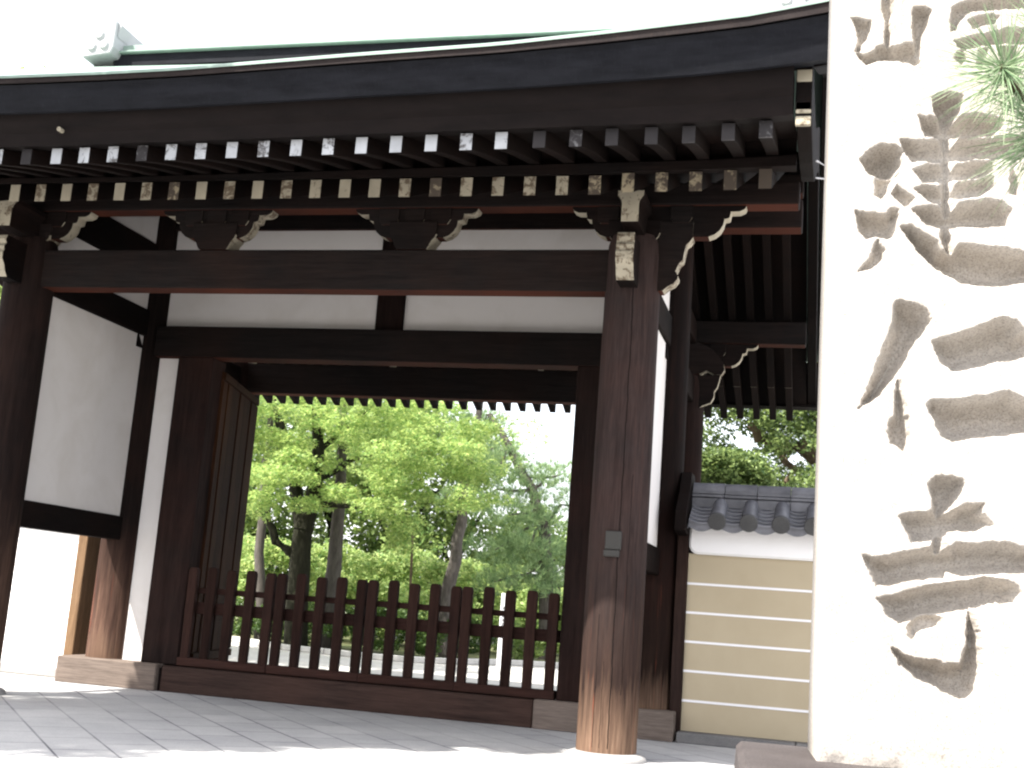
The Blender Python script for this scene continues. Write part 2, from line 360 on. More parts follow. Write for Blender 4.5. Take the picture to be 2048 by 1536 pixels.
# beams
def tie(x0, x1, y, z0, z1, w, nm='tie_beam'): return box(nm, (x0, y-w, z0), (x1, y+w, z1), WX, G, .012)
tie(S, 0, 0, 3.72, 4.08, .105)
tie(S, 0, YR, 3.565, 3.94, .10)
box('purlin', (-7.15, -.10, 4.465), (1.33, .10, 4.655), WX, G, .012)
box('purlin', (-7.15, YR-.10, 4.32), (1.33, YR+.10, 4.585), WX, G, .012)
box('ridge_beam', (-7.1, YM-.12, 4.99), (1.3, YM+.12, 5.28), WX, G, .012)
box('ridge_beam', (-7.1, 2.25, 5.40), (1.3, 2.45, 5.60), WX, G, .012)
for i in range(5):
    x = S+.35+i*(-S-.7)/4
    box('strut', (x-.07, 2.26, 5.28), (x+.07, 2.42, 5.40), WY, G)
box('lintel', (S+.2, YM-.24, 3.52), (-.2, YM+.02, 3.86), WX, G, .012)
tag(box('plaster_panel', (S+.2, YM-.08, 3.862), (-.2, YM+.05, 4.989), PLA, G, 0))
box('strut', (-3.06, YM-.14, 3.862), (-2.76, YM+.06, 4.988), WZ, G)

# side walls, left (x=S) and right (x=0)
for x in (S, 0):
    for z0, z1, nm in ((1.51, 1.76, 'side_beam'), (3.74, 4.035, 'side_beam'), (4.41, 4.785, 'side_beam')):
        y1 = YM-.16
        box(nm, (x-.085, .16, z0), (x+.085, y1, z1), WY, G, .01)
    for z0, z1 in ((1.762, 3.738), (4.037, 4.408)):
        box('plaster_panel', (x-.05, .14, z0), (x+.05, YM-.18, z1), PLA, G, 0)
    MB().hexa([(x-.05, .3, 4.787), (x+.05, .3, 4.787), (x+.05, YM-.2, 4.787), (x-.05, YM-.2, 4.787)],
              [(x-.05, .3, 4.80), (x+.05, .3, 4.80), (x+.05, YM-.2, 5.52), (x-.05, YM-.2, 5.52)]).build('plaster_panel', PLA, G)
    box('side_beam', (x-.085, YM+.16, 3.60), (x+.085, YR-.1, 3.88), WY, G, .01)
    box('side_beam', (x-.085, YM+.16, 4.30), (x+.085, YR-.11, 4.55), WY, G, .01)
    # scrolled corner braces where beam meets the main pillar
    MB().prism([(1.86, 3.74), (1.86, 3.60), (1.98, 3.60)], 'x', x-.07, x+.07).build('corner_brace', WY, G)

# carved noses and brackets -------------------------------------------------
def carved(name, poly, ax, d0, d1, painted, parent=None):
    e = [1 if i in painted else 0 for i in range(len(poly))]
    return MB().prism(poly, ax, d0, d1, 0, e).build(name, [WX if ax == 'y' else WY, PALE], parent or G, bevel=.004)
# side nose of the tie beam, right of the right pillar and mirrored on the left one
nose = [(0.1, 4.33), (.485, 4.33), (.485, 4.19), (.462, 4.155), (.435, 4.13), (.42, 4.06), (.412, 4.0), (.385, 3.975), (.365, 3.93), (.355, 3.905), (.378, 3.865), (.375, 3.84), (.345, 3.80), (.30, 3.775), (.255, 3.735), (.1, 3.735)]
for x, sgn, y in ((0, 1, 0), (S, -1, 0)):
    dz = 0 if y == 0 else -.12
    carved('carved_nose', [(x+sgn*a, b+dz) for a, b in nose], 'y', y-.075, y+.075, range(1, 14))
# front noses, pointing at the viewer
fn = [(-.15, 4.10), (-.50, 4.10), (-.52, 4.06), (-.505, 4.02), (-.53, 3.99), (-.52, 3.955), (-.535, 3.93), (-.53, 3.87), (-.49, 3.82), (-.47, 3.77), (-.43, 3.72), (-.15, 3.72)]
fu = [(-.10, 4.455), (-.52, 4.455), (-.52, 4.40), (-.47, 4.36), (-.46, 4.19), (-.40, 4.165), (-.10, 4.165)]
for x in (0, S):
    carved('carved_nose', fn, 'x', x-.07, x+.075, range(1, 10))
    # flared upper arm carrying the purlin towards the eave
    zz = [(4.44, .11), (4.395, .108), (4.375, .092), (4.35, .078), (4.33, .073), (4.175, .073)]
    m = MB()
    poly = [(x+.03-w, z) for z, w in zz]+[(x+.03+w, z) for z, w in reversed(zz)]
    m.prism(poly, 'y', -.53, -.08, 0); m.m[-len(poly)-2] = 1; m.m[-len(poly)-1] = 1
    m.build('bracket_arm', [WY, PALE], G, bevel=.004)

def arm_profile(hl, hr, zt=4.465, zb=4.20):
    "boat-shaped bracket arm with stepped, painted ends; x offsets from its centre"
    r = [(hr, zt), (hr-.012, zt-.03), (hr-.055, zt-.05), (hr-.125, zt-.052), (hr-.135, zt-.105), (hr-.175, zt-.115), (hr-.185, zt-.165), (hr-.21, zt-.21), (hr-.25, zt-.245), (hr-.30, zb)]
    l = [(-hl+.30, zb), (-hl+.25, zt-.245), (-hl+.21, zt-.21), (-hl+.185, zt-.165), (-hl+.175, zt-.115), (-hl+.135, zt-.105), (-hl+.125, zt-.052), (-hl+.055, zt-.05), (-hl+.012, zt-.03), (-hl, zt)]
    return r+l
def bracket(x, y, hl, hr, dz=0, block=True):
    P = arm_profile(hl, hr); n = len(P)
    arm = carved('bracket_arm', [(x+a, b+dz) for a, b in P], 'y', y-.065, y+.065, list(range(0, 9))+list(range(10, n-1)))
    # small bearing blocks let into the arm
    for xx in (-hl*.42, 0, hr*.42):
        m = MB(); z0 = 4.315+dz; z1 = 4.462+dz; c = x+xx
        poly = [(c-.062, z0), (c-.075, z0+.018), (c-.09, z0+.045), (c-.092, z1), (c+.092, z1), (c+.09, z0+.045), (c+.075, z0+.018), (c+.062, z0)]
        m.prism(poly, 'y', y-.082, y+.082, 0, [1, 1, 0, 0, 0, 1, 1, 0]).build('bearing_block', [WX, PALE], arm, bevel=.003)
    if block:   # big block below
        z0 = 4.085+dz; z1 = 4.335+dz
        poly = [(x-.135, z0), (x-.155, z0+.03), (x-.175, z0+.075), (x-.205, z0+.11), (x-.215, z0+.14), (x-.22, z1), (x+.22, z1), (x+.215, z0+.14), (x+.205, z0+.11), (x+.175, z0+.075), (x+.155, z0+.03), (x+.135, z0)]
        MB().prism(poly, 'y', y-.10, y+.10, 0, [1, 1, 1, 1, 0, 0, 0, 1, 1, 1, 1, 0]).build('bearing_block', [WX, PALE], arm, bevel=.004)
    return arm
bracket(0, 0, .545, .91); bracket(S, 0, .91, .60)
bracket(-1.94, 0, .56, .57); bracket(-3.84, 0, .56, .54)
bracket(0, YR, .545, .79, -.145); bracket(S, YR, .79, .60, -.145); bracket(-1.94, YR, .56, .57, -.145); bracket(-3.84, YR, .56, .54, -.145)
# large scrolled arm at the rear right pillar
for x, sg in ((0, 1), (S, -1)):
    pr = [tuple(at(*q, y=4.30)[[0, 2]]) for q in ((1365, 672), (1385, 680), (1405, 688), (1425, 698), (1438, 712), (1447, 728), (1449, 740), (1443, 749), (1430, 749), (1413, 741), (1398, 747), (1365, 750))]
    carved('scrolled_arm', [(x+sg*a, b) for a, b in pr], 'y', 4.30, 4.42, range(5, 10))
    pr2 = [tuple(at(*q, y=4.31)[[0, 2]]) for q in ((1365, 751), (1441, 750), (1438, 762), (1434, 775), (1428, 783), (1427, 795), (1421, 805), (1405, 811), (1398, 816), (1365, 818))]
    carved('scrolled_arm', [(x+sg*a, b) for a, b in pr2], 'y', 4.31, 4.41, range(1, 8))

# door frame, threshold -----------------------------------------------------
box('door_jamb', (-5.26, 2.0, .27), (-4.84, 2.30, 3.52), WZ, G, .01)
box('door_jamb', (-.835, 2.0, .27), (-.50, 2.30, 3.52), WZ, G, .01)
for x0, x1 in ((S+.2, -5.262), (-.498, -.2)): box('plaster_panel', (x0, 2.11, .27), (x1, 2.20, 3.519), PLA, G, 0)
box('threshold', (-6.15, 1.86, 0), (-4.99, 2.46, .272), WS2, G, .012)
box('threshold', (-4.95, 1.90, 0), (-1.03, 2.44, .262), WS, G, .012)
box('threshold', (-1.024, 1.875, 0), (.30, 2.46, .272), WS2, G, .012)
box('threshold', (-4.988, 1.93, 0), (-4.952, 2.40, .235), WZ, G, 0)
def leaf(hx, hy, ex, ey):
    "panelled door leaf opened inwards, hinge to free edge"
    h = Vector((hx, hy, 0)); e = Vector((ex, ey, 0)); d = (e-h); L = d.length; d.normalize(); n = Vector((-d.y, d.x, 0))
    rt = None
    def slab(nm, a, b, z0, z1, t0, t1, mat, par):
        q = [h+d*a+n*t0, h+d*b+n*t0, h+d*b+n*t1, h+d*a+n*t1]
        return MB().hexa([(v.x, v.y, z0) for v in q], [(v.x, v.y, z1) for v in q]).build(nm, mat, par, bevel=.006)
    rt = slab('door_leaf', 0, L, .30, 3.42, -.02, .02, WD, G)
    k = 9
    for i in range(k):
        a = L*i/k+.003; b = L*(i+1)/k-.003; e = .006*((i*5) % 3)
        for t0, t1 in ((-.034-e, -.021), (.021, .034+e)): slab('plank', a, b, .40, 3.32, t0, t1, WD, rt)
    for z in (.31, 3.33):
        for t0, t1 in ((-.05, -.021), (.021, .05)): slab('rail', 0, L, z, z+.08, t0, t1, WD, rt)
    return rt
leaf(-4.845, 2.24, -5.27, 3.97); leaf(-.83, 2.24, -.50, 3.95)

# rafters ---------------------------------------------------------------------
def rafter_mesh(name, y0, zb0, y1, zb1, w, h, endmat, par, x, z, curve=0):
    "y0 is the painted outer end"
    n = 5; m = MB(); vs = []
    for i in range(n+1):
        t = i/n; y = y0+(y1-y0)*t; zz = zb0+(zb1-zb0)*t+curve*4*t*(1-t)
        vs += [(-w/2, y, zz), (w/2, y, zz), (w/2, y, zz+h), (-w/2, y, zz+h)]
    fs = []; ms = []
    for i in range(n):
        a = 4*i; b = a+4
        for k in range(4): fs.append((a+k, a+(k+1) % 4, b+(k+1) % 4, b+k)); ms.append(0)
    fs += [(3, 2, 1, 0), (4*n, 4*n+1, 4*n+2, 4*n+3)]; ms += [0, 0]
    m.add(vs, fs, ms); o = m.build(name, [WY], par, bevel=.004); o.location = (x, 0, z); return o
def end_mesh(name, y0, zb0, w, h, mat, par, d=-1):
    m = MB(); e = .003
    m.box((-w/2+.001, y0+d*.004 if d < 0 else y0-.0, zb0+.001), (w/2-.001, y0+.0 if d < 0 else y0+.004, zb0+h-.001))
    return m.build(name, mat, par)
lo_x = [-7.18+.2577*i for i in range(33)]
up_x = [-7.13+.2577*i for i in range(33)]
# the photo's lower rafters stand at -5.36 + .2577 i, the flying ones a little to the right
lo_x = [-5.365+.2585*i for i in range(-7, 27)]; lo_x = [x for x in lo_x if x < 1.27]
up_x = [at(v, 300, y=-1.9)[0] for v in (55, 115, 170, 227, 285, 343, 402, 464, 527, 592, 656, 722, 791, 861, 931, 1001, 1077, 1150, 1222, 1301, 1376, 1455, 1530)]
up_x = [up_x[0]-.262*i for i in range(11, 0, -1)]+up_x
bare_px = 16
proto = rafter_mesh('rafter', -.9, 4.272, 2.45, 4.272+.43*3.35, .097, .155, None, G, lo_x[0], 0)
pe = end_mesh('painted_end', -.9, 4.272, .097, .155, PALE, proto)
pw = end_mesh('painted_end', -.9, 4.272, .097, .155, WORN, G)
rear_x = [-7.10+.2105*i for i in range(40)]
rear = rafter_mesh('rafter', 5.55, 4.04, 2.42, 4.04+.49*3.13, .085, .13, None, G, rear_x[0], 0)
re_ = end_mesh('painted_end', 5.55, 4.04, .085, .13, PALE, rear, 1)
for i, x in enumerate(lo_x):
    dz = (rz(x)-4.25)*.6 if x > 0 else 0
    if i == 0: proto.location.z = 0; continue
    r = copy_to(proto, G, (x, 0, dz)); copy_to(pw if x > -.25 or i % 9 == 4 else pe, r)
bpy.data.objects.remove(pw)
fp = rafter_mesh('flying_rafter', -1.9, -.012, -.72, .295, .090, .126, None, G, up_x[0], rz(up_x[0]), .018)
fe = end_mesh('painted_end', -1.9, -.012, .090, .126, WHITE, fp)
fb = end_mesh('bare_end', -1.9, -.012, .090, .126, BARE, G); 
rp = rafter_mesh('flying_rafter', 6.4, 3.775, 5.3, 4.17, .082, .145, None, G, rear_x[0], 0, .012)
re2 = end_mesh('painted_end', 6.4, 3.775, .082, .145, BARE, rp, 1)
for x in rear_x[1:]:
    r2 = copy_to(rear, G, (x, 0, 0)); copy_to(re_, r2); r3 = copy_to(rp, G, (x, 0, 0)); copy_to(re2, r3)
for i, x in enumerate(up_x):
    if i == 0: continue
    r = copy_to(fp, G, (x, 0, rz(x)))
    bare = i-11 >= bare_px or (i-11) in (0, 4)
    e = copy_to(fb if bare else fe, r)
bpy.data.objects.remove(fb)
# long eave timbers following the eave curve ---------------------------------
XS = np.linspace(-7.3, 1.62, 46)
def sweep(name, mats, section, par, mis=None, xs=XS):
    "section(x) -> closed list of (y,z); swept along x"
    k = len(section(0)); m = MB(); vs = []
    for x in xs: vs += [(x, y, z) for y, z in section(x)]
    fs = []; ms = []
    for i in range(len(xs)-1):
        for j in range(k):
            fs.append((i*k+j, i*k+(j+1) % k, (i+1)*k+(j+1) % k, (i+1)*k+j)); ms.append(mis[j] if mis else 0)
    fs += [tuple(range(k)), tuple(range((len(xs)-1)*k, len(xs)*k))]; ms += [0, 0]
    return m.add(vs, fs, ms).build(name, mats, par)
XI = np.linspace(-7.2, 1.32, 40)
sweep('eave_beam', WXD, lambda x: [(-.93, 4.432+max(0, (rz(x)-4.25)*.6)*(x > 0)), (-.80, 4.47), (-.80, rz(x)+.272), (-.93, rz(x)+.242)], G, xs=XI)   # carries the flying rafters
def band(f, x):     # heights between roof edge and rafter tops
    t = ez(x); b = rz(x)+.112; return t+(b-t)*f
sweep('eave_board', EV3, lambda x: [(-2.06, band(.50, x)), (-2.02, band(.72, x)), (-1.985, band(.80, x)), (-1.965, band(1.0, x)), (-1.80, band(1.0, x)+.03), (-1.80, band(.5, x))], G, xs=XI)
sweep('eave_board', EV2, lambda x: [(-2.215, band(.145, x)), (-2.19, band(.20, x)), (-2.165, band(.36, x)), (-2.12, band(.545, x)), (-1.9, band(.545, x)+.05), (-1.9, band(.145, x)+.08)], G)
sweep('eave_board', EV1, lambda x: [(-2.25, band(.02, x)), (-2.245, band(.142, x)), (-2.0, band(.142, x)+.09), (-2.0, band(.02, x)+.11)], G)
sweep('eave_board', EV3, lambda x: [(6.62, 4.06), (6.62, 4.40), (6.42, 4.40), (6.32, 3.945), (6.48, 3.93)], G)
sweep('eave_board', EV1, lambda x: [(6.8, 4.2), (6.8, 4.6), (6.625, 4.6), (6.625, 4.2)], G)
# deck boards above the rafters
dk = MB(); ys = [-1.93, -.92, -.78, 2.42, 5.50, 6.4]
def dz_(x, y):
    if y <= -.9: return (rz(x)+.118) if y < -1.5 else rz(x)+.118+.255
    return {-.78: 4.498, 2.42: 5.87, 5.50: 4.33, 6.4: 3.935}[y]+(.03 if y == -.78 else 0)
vs = []; fs = []
for x in XI:
    vs += [(x, y, dz_(x, y)) for y in ys]+[(x, y, dz_(x, y)+.03) for y in ys]
k = len(ys)*2
for i in range(len(XI)-1):
    a = i*k; b = a+k
    for j in range(len(ys)-1):
        fs.append((a+j, a+j+1, b+j+1, b+j)); fs.append((a+j+len(ys), b+j+len(ys), b+j+1+len(ys), a+j+1+len(ys)))
dk.add(vs, fs).build('roof_deck', WY, G)
# roof -------------------------------------------------------------------------
ZR = 7.14; YT = 2.42; YE = 6.8
def roof_z(x, y):
    if y <= YT:
        t = (y+2.25)/(YT+2.25); e = ez(x)
        return e+(ZR-4.80)*(.93*t+.07*t*t)+(ZR-4.80)*0-(e-4.80)*t*.75
    t = (YE-y)/(YE-YT); return 4.6+(ZR-4.6)*(.9*t+.1*t*t)+(ez(x)-4.8)*.25*(1-t)+(ez(x)-4.80)*.25*t
YS = np.concatenate([[-2.262], np.linspace(-2.25, YT, 16), np.linspace(YT+.25, 6.8, 16)])
m = MB(); vs = []; fs = []
for x in XS:
    for y in YS: vs.append((x, y, roof_z(x, max(y, -2.25))-(.0 if y > -2.26 else .012)))
ny = len(YS)
for i in range(len(XS)-1):
    for j in range(ny-1): fs.append((i*ny+j, (i+1)*ny+j, (i+1)*ny+j+1, i*ny+j+1))
o = len(vs)
for x in XS:
    for y in YS: vs.append((x, y, roof_z(x, max(y, -2.25))-(.022 if y > -2.26 else .030)))
for i in range(len(XS)-1):
    for j in range(ny-1): fs.append((o+i*ny+j, o+i*ny+j+1, o+(i+1)*ny+j+1, o+(i+1)*ny+j))
for i in range(len(XS)-1):
    fs.append((i*ny, o+i*ny, o+(i+1)*ny, (i+1)*ny)); fs.append((i*ny+ny-1, (i+1)*ny+ny-1, o+(i+1)*ny+ny-1, o+i*ny+ny-1))
for j in range(ny-1):
    fs.append((j, j+1, o+j+1, o+j)); e = (len(XS)-1)*ny; fs.append((e+j, o+e+j, o+e+j+1, e+j+1))
roof = m.add(vs, fs).build('roof', COP, G)
# verge: thick dark gable edge under the copper on both ends
for x0, x1 in ((-7.29, -7.12), (1.45, 1.61)):
    m = MB(); vs = []; fs = []
    yy = np.linspace(-2.0, 6.6, 26)
    for y in yy:
        for x in (x0, x1):
            zt = roof_z(x, y)-.03; vs += [(x, y, zt), (x, y, zt-.42)]
    for i in range(len(yy)-1):
        a = 4*i; b = a+4
        fs += [(a, b, b+1, a+1), (a+2, a+3, b+3, b+2), (a, a+2, b+2, b), (a+1, b+1, b+3, a+3)]
    fs += [(0, 1, 3, 2), (4*len(yy)-4, 4*len(yy)-2, 4*len(yy)-1, 4*len(yy)-3)]
    m.add(vs, fs).build('verge_edge', EV3, G)
# bargeboards with a pale stepped front end
def hafu(x0, x1):
    m = MB(); vs = []; fs = []; ms = []
    yy = np.linspace(-1.96, 6.45, 30); xm = (x0+x1)/2
    def zb(y):
        a = np.interp(y, [-1.96, -.9, 0, 2.35, 4.44, 6.45], [4.50, 4.56, 4.72, 5.72, 4.68, 3.98]); return a
    for y in yy:
        a = zb(y)
        for x in (x0, x1): vs += [(x, y, a+.42), (x, y, a-.04)]
    for i in range(len(yy)-1):
        a = 4*i; b = a+4
        fs += [(a, b, b+1, a+1), (a+2, a+3, b+3, b+2), (a, a+2, b+2, b), (a+1, b+1, b+3, a+3)]
    fs += [(0, 1, 3, 2), (4*len(yy)-4, 4*len(yy)-2, 4*len(yy)-1, 4*len(yy)-3)]
    h = m.add(vs, fs).build('bargeboard', WY, G, bevel=.006)
    for za, zb_, dy in ((4.80, 4.90, 0), (4.66, 4.745, .02), (4.585, 4.655, .05), (4.44, 4.52, .03), (4.36, 4.425, .07)):
        MB().box((x0+.003, -1.99+dy, za), (x1-.003, -1.95, zb_)).build('painted_end', PALE, h, bevel=.005)
    return h
hafu(1.335, 1.44); hafu(-7.11, -7.005)
# ridge
rg = MB().box((-6.75, YT-.17, ZR-.06), (.92, YT+.17, ZR+.09)).build('ridge', EV2, roof)  # near-black side paints in the shadow below the overhanging cap
MB().box((-6.8, YT-.23, ZR+.085), (.96, YT+.23, ZR+.115)).box((-6.78, YT-.16, ZR+.116), (.94, YT+.16, ZR+.21)).build('ridge_cap', COP, roof, bevel=.01)
def crest(cx):
    ym = YT-.36; b = MB()
    pr = [(cx-.20, ZR-.02), (cx+.17, ZR+.02), (cx+.205, ZR+.10), (cx+.21, ZR+.43), (cx-.17, ZR+.46), (cx-.20, ZR+.08)]
    b.prism(pr, 'y', ym, YT+.36); o = b.build('ridge_ornament', ORN, roof, bevel=.012)
    d = MB()
    for x, z, r in ((cx-.075, ZR+.11, .072), (cx+.085, ZR+.125, .072), (cx+.01, ZR+.255, .072)):
        n = 20; vs = [(x+r*math.cos(2*math.pi*k/n), ym+.004, z+r*math.sin(2*math.pi*k/n)) for k in range(n)]+[(x+r*.62*math.cos(2*math.pi*k/n), ym-.028, z+r*.62*math.sin(2*math.pi*k/n)) for k in range(n)]
        d.add(vs, [(k, (k+1) % n, n+(k+1) % n, n+k) for k in range(n)]+[tuple(range(n, 2*n))])
    d.build('boss', ORN, o)
    MB().prism([(cx+.212, ZR+.425), (cx+.212, ZR+.24), (cx+.25, ZR+.39)], 'y', ym+.05, YT-.1).build('side_fin', ORN, o)
crest(-6.86); crest(1.06)
pg = at(118, 258, y=-2.045); MB().tube([(pg[0], -2.05, pg[2]), (pg[0], -2.0, pg[2])], .018, 10).build('peg', PALE, G)
MB().tube([(1.47, -1.2, 4.40), (1.62, -1.05, 4.36), (1.80, -1.0, 4.34)], .008, 6).tube([(1.47, -1.2, 4.27), (1.8, -1.0, 4.30)], .006, 6).build('cable', CAB, G)

# ------------------------------------------------------------------ barriers in the doorway
def barrier(x0, label, src=None):
    t = thing('wooden_barrier', label, 'barrier', group='low wooden barriers across the gateway'); t.location = (x0, 2.07, .27)
    if src is None:
        w = .985
        for i, px in enumerate(np.linspace(.055, w-.055, 5)):
            dz = (.0, .012, -.008, .006, -.004)[i]; m = MB(); a = .05; d = .032
            prof = [(px-a+.006, .0), (px-a, .5), (px-a-.002, .91+dz), (px-a+.006, .936+dz), (px-.03, .948+dz), (px+.03, .948+dz), (px+a-.006, .936+dz), (px+a+.002, .91+dz), (px+a, .5), (px+a-.006, .0)]
            m.prism([(u, v+.06) for u, v in prof], 'y', -d-.03, d-.03).build('picket', WF, t, bevel=.006)
        MB().box((.0, .035, .745), (w, .075, .805)).build('rail', WFX, t, bevel=.005)
        MB().box((.0, .036, .535), (w, .095, .655)).build('rail', WFX, t, bevel=.005)
        MB().box((-.005, -.085, 0), (w+.005, .085, .085)).build('base_rail', WFX, t, bevel=.008)
    else:
        for c in src.children: copy_to(c, t)
    return t
b0 = barrier(-4.835, 'wooden picket barrier leftmost in the gateway, in front of the open door leaf')
barrier(-3.835, 'second wooden picket barrier from the left, before the thick straight grey trunk', b0)
barrier(-2.84, 'third wooden picket barrier from the left, before the leaning grey pine trunk', b0)
barrier(-1.85, 'wooden picket barrier rightmost in the gateway, against the right door jamb', b0)

# ------------------------------------------------------------------ plastered walls beside the gate
def side_wall(nm, x0, x1, y, label, endx, in_shade):
    body = TAN if in_shade else PLW  # left wall is white instead of tan, its sun-blown look painted in
    t = thing(nm, label, 'wall')
    ys = y; th = .34
    box('wall_body', (x0, ys, .10), (x1, ys+th, 1.74), body, t, 0)
    # rounded white band that steps out under the tiles
    c = [(x0+.004+.085*(1-math.cos(k*math.pi/12)), 1.735+.085*(1-math.sin(k*math.pi/12))) for k in range(7)]
    if not in_shade: c = [(x1-.004-.085*(1-math.cos(k*math.pi/12)), 1.735+.085*(1-math.sin(k*math.pi/12))) for k in range(7)]
    far = x1 if in_shade else x0
    MB().prism([(c[0][0], 2.02)]+c+[(far, 1.735), (far, 2.02)], 'y', ys-.055, ys+th+.055).build('white_band', PLW, t, bevel=.02)
    for z in (.373, .644, .914, 1.185, 1.456): box('white_line', (x0, ys-.006, z-.011), (x1, ys+.01, z+.011), LINE, t, 0)
    n = int((x1-x0)/.9)
    for i in range(n):
        a = x0-.02+(x1-x0+.04)*i/n; b = x0-.02+(x1-x0+.04)*(i+1)/n-.008
        box('base_stone', (a, ys-(.2 if in_shade else .06)-.01*(i % 2), 0), (b, ys+th+.06, .098), WBASE if in_shade else BASE, t, .012)
    # tiled coping
    rise = .20; ov = .235; yc = ys+th/2
    roof = MB()
    for sg in (-1, 1):
        roof.add([(x0, yc, 2.235), (x1, yc, 2.235), (x1, yc+sg*(th/2+ov), 2.0), (x0, yc+sg*(th/2+ov), 2.0), (x0, yc, 2.185), (x1, yc, 2.185), (x1, yc+sg*(th/2+ov), 1.965), (x0, yc+sg*(th/2+ov), 1.965)],
                 [(0, 1, 2, 3), (4, 7, 6, 5), (3, 2, 6, 7), (0, 3, 7, 4), (1, 5, 6, 2)])
    rf = roof.build('tile_roof', TILE, t)
    pitch = .292; N_ = int((x1-x0)/pitch)+1; first = (.62 if in_shade else x0+.2)
    # pan tiles: shallow overlapping troughs
    def pan(xc):
        m = MB(); rows = 6; seg = 8
        for r in range(rows):
            ya = yc-.02-(th/2+ov)*(r/rows); yb = yc-.02-(th/2+ov)*((r+1)/rows)-.015
            za = 2.235-.235*(r/rows); zb = 2.235-.235*((r+1)/rows)
            vs = []
            for q in range(seg+1):
                u = -1+2*q/seg; dx = u*.115; dz = .030*u*u-.012
                vs += [(xc+dx, ya, za+dz+.012), (xc+dx, yb, zb+dz+.030), (xc+dx, yb, zb+dz+.012)]
            m.add(vs, [(3*q, 3*q+3, 3*q+4, 3*q+1) for q in range(seg)]+[(3*q+1, 3*q+4, 3*q+5, 3*q+2) for q in range(seg)])
        vs = [(xc+.115*(-1+2*q/seg), yc-(th/2+ov)-.02, 2.05+.03*(-1+2*q/seg)**2-.03) for q in range(seg+1)]+[(xc+.115*(-1+2*q/seg), yc-(th/2+ov)-.02, 1.985+.045*(-1+2*q/seg)**2-.05) for q in range(seg+1)]
        m.add(vs, [(q, q+1, seg+2+q, seg+1+q) for q in range(seg)])
        return m.build('pan_tile', TILE, rf, smooth=True)
    def roll(xc):
        m = MB(); L0 = Vector((xc, yc-.03, 2.262)); L1 = Vector((xc, yc-(th/2+ov)-.01, 2.048))
        m.tube([L0, L0.lerp(L1, .5), L1], [.067, .069, .071], 18)
        o = m.build('roll_tile', TILE, rf, smooth=True)
        m = MB(); m.tube([L1+Vector((0, .0, -.004)), L1+Vector((0, -.04, -.017))], [.083, .083], 24)
        m.tube([L1+Vector((0, -.0401, -.017)), L1+Vector((0, -.047, -.0195))], [.083, .078], 24)
        m.tube([L1+Vector((0, -.0402, -.017)), L1+Vector((0, -.0435, -.0185))], [.060, .060], 24)
        m.build('end_disc', TILED, o, smooth=True); return o
    i0 = None
    xs = [first+pitch*i for i in range(-2, N_+2) if x0+.06 < first+pitch*i < x1-.04]
    for xc in xs: roll(xc)
    for xc in [xs[0]-pitch/2]+[x+pitch/2 for x in xs]:
        if x0+.02 < xc < x1-.08: pan(xc)
    # ridge courses of stacked flat tiles and a capping roll
    xx = x0; i = 0
    while xx < x1:
        e = min(xx+.31, x1)
        MB().box((xx, yc-.125, 2.19), (e-.003, yc+.125, 2.285)).box((xx, yc-.135, 2.290), (e-.005, yc+.135, 2.318)).box((xx, yc-.115, 2.323), (e-.005, yc+.115, 2.35)).build('ridge_course', TILE, rf, bevel=.005)
        m = MB(); m.tube([(xx+.003, yc, 2.36), (e-.004, yc, 2.36)], [.078, .082], 18); m.build('ridge_cap_tile', TILE, rf, smooth=True)
        xx = e; i += 1
    # timber end post and board
    a, b = endx
    box('end_post', (a, ys-.045, .08), (b, ys+th+.045, 1.98), WPOST if in_shade else WPALE, t, .008)
    eb = MB(); pr = [(yc-.52, 1.93), (yc-.50, 2.12), (yc-.28, 2.30), (yc-.14, 2.52), (yc+.14, 2.52), (yc+.28, 2.30), (yc+.50, 2.12), (yc+.52, 1.93), (yc+.3, 1.90), (yc-.3, 1.90)]
    eb.prism(pr, 'x', a-.0, b-.002).build('end_board', WY, t, bevel=.006)
    return t
side_wall('plaster_wall', .345, 4.6, 2.10, 'shaded tan plastered wall with white lines and grey tile coping, between gate and carved stone', (.235, .342), True)
side_wall('plaster_wall', -13.0, -6.39, 2.36, 'sunlit pale plastered wall running off to the left beyond the left gate pillar', (-6.388, -6.27), False)

# ------------------------------------------------------------------ carved stone pillar
ST = thing('stone_monument', 'tall pale granite pillar deeply carved with large characters, beside the gate', 'monument')
TH = math.radians(4.5); E1 = np.array([math.cos(TH), math.sin(TH), 0]); NN = np.array([math.sin(TH), -math.cos(TH), 0]); P0 = np.array([1.594, -4.84, 0])
def face(px, py):
    d = FW+RT*(px-1024)/FPX-UP*(py-768)/FPX; t = ((P0-CAM)@NN)/(d@NN); X = CAM+d*t
    return (X-P0)@E1, X[2]
WID = .87; Z0 = .60; Z1 = 4.15; DEP = .50; STEP = .0042
nu = int(WID/STEP)+1; nz = int((Z1-Z0)/STEP)+1
U, Zg = np.meshgrid(np.linspace(0, WID, nu), np.linspace(Z0, Z1, nz))
def vnoise(shape, cells, seed):
    r = np.random.default_rng(seed); a = r.random((cells[0]+2, cells[1]+2))
    y = np.linspace(0, cells[0], shape[0]); x = np.linspace(0, cells[1], shape[1]); yi = y.astype(int); xi = x.astype(int)
    fy = (y-yi)[:, None]; fx = (x-xi)[None, :]; fy = fy*fy*(3-2*fy); fx = fx*fx*(3-2*fx)
    A = a[yi][:, xi]; B = a[yi][:, xi+1]; Cc = a[yi+1][:, xi]; D = a[yi+1][:, xi+1]
    return (A*(1-fx)+B*fx)*(1-fy)+(Cc*(1-fx)+D*fx)*fy
edge = (vnoise(U.shape, (150, 36), 3)-.5)*.008+(vnoise(U.shape, (420, 100), 4)-.5)*.005
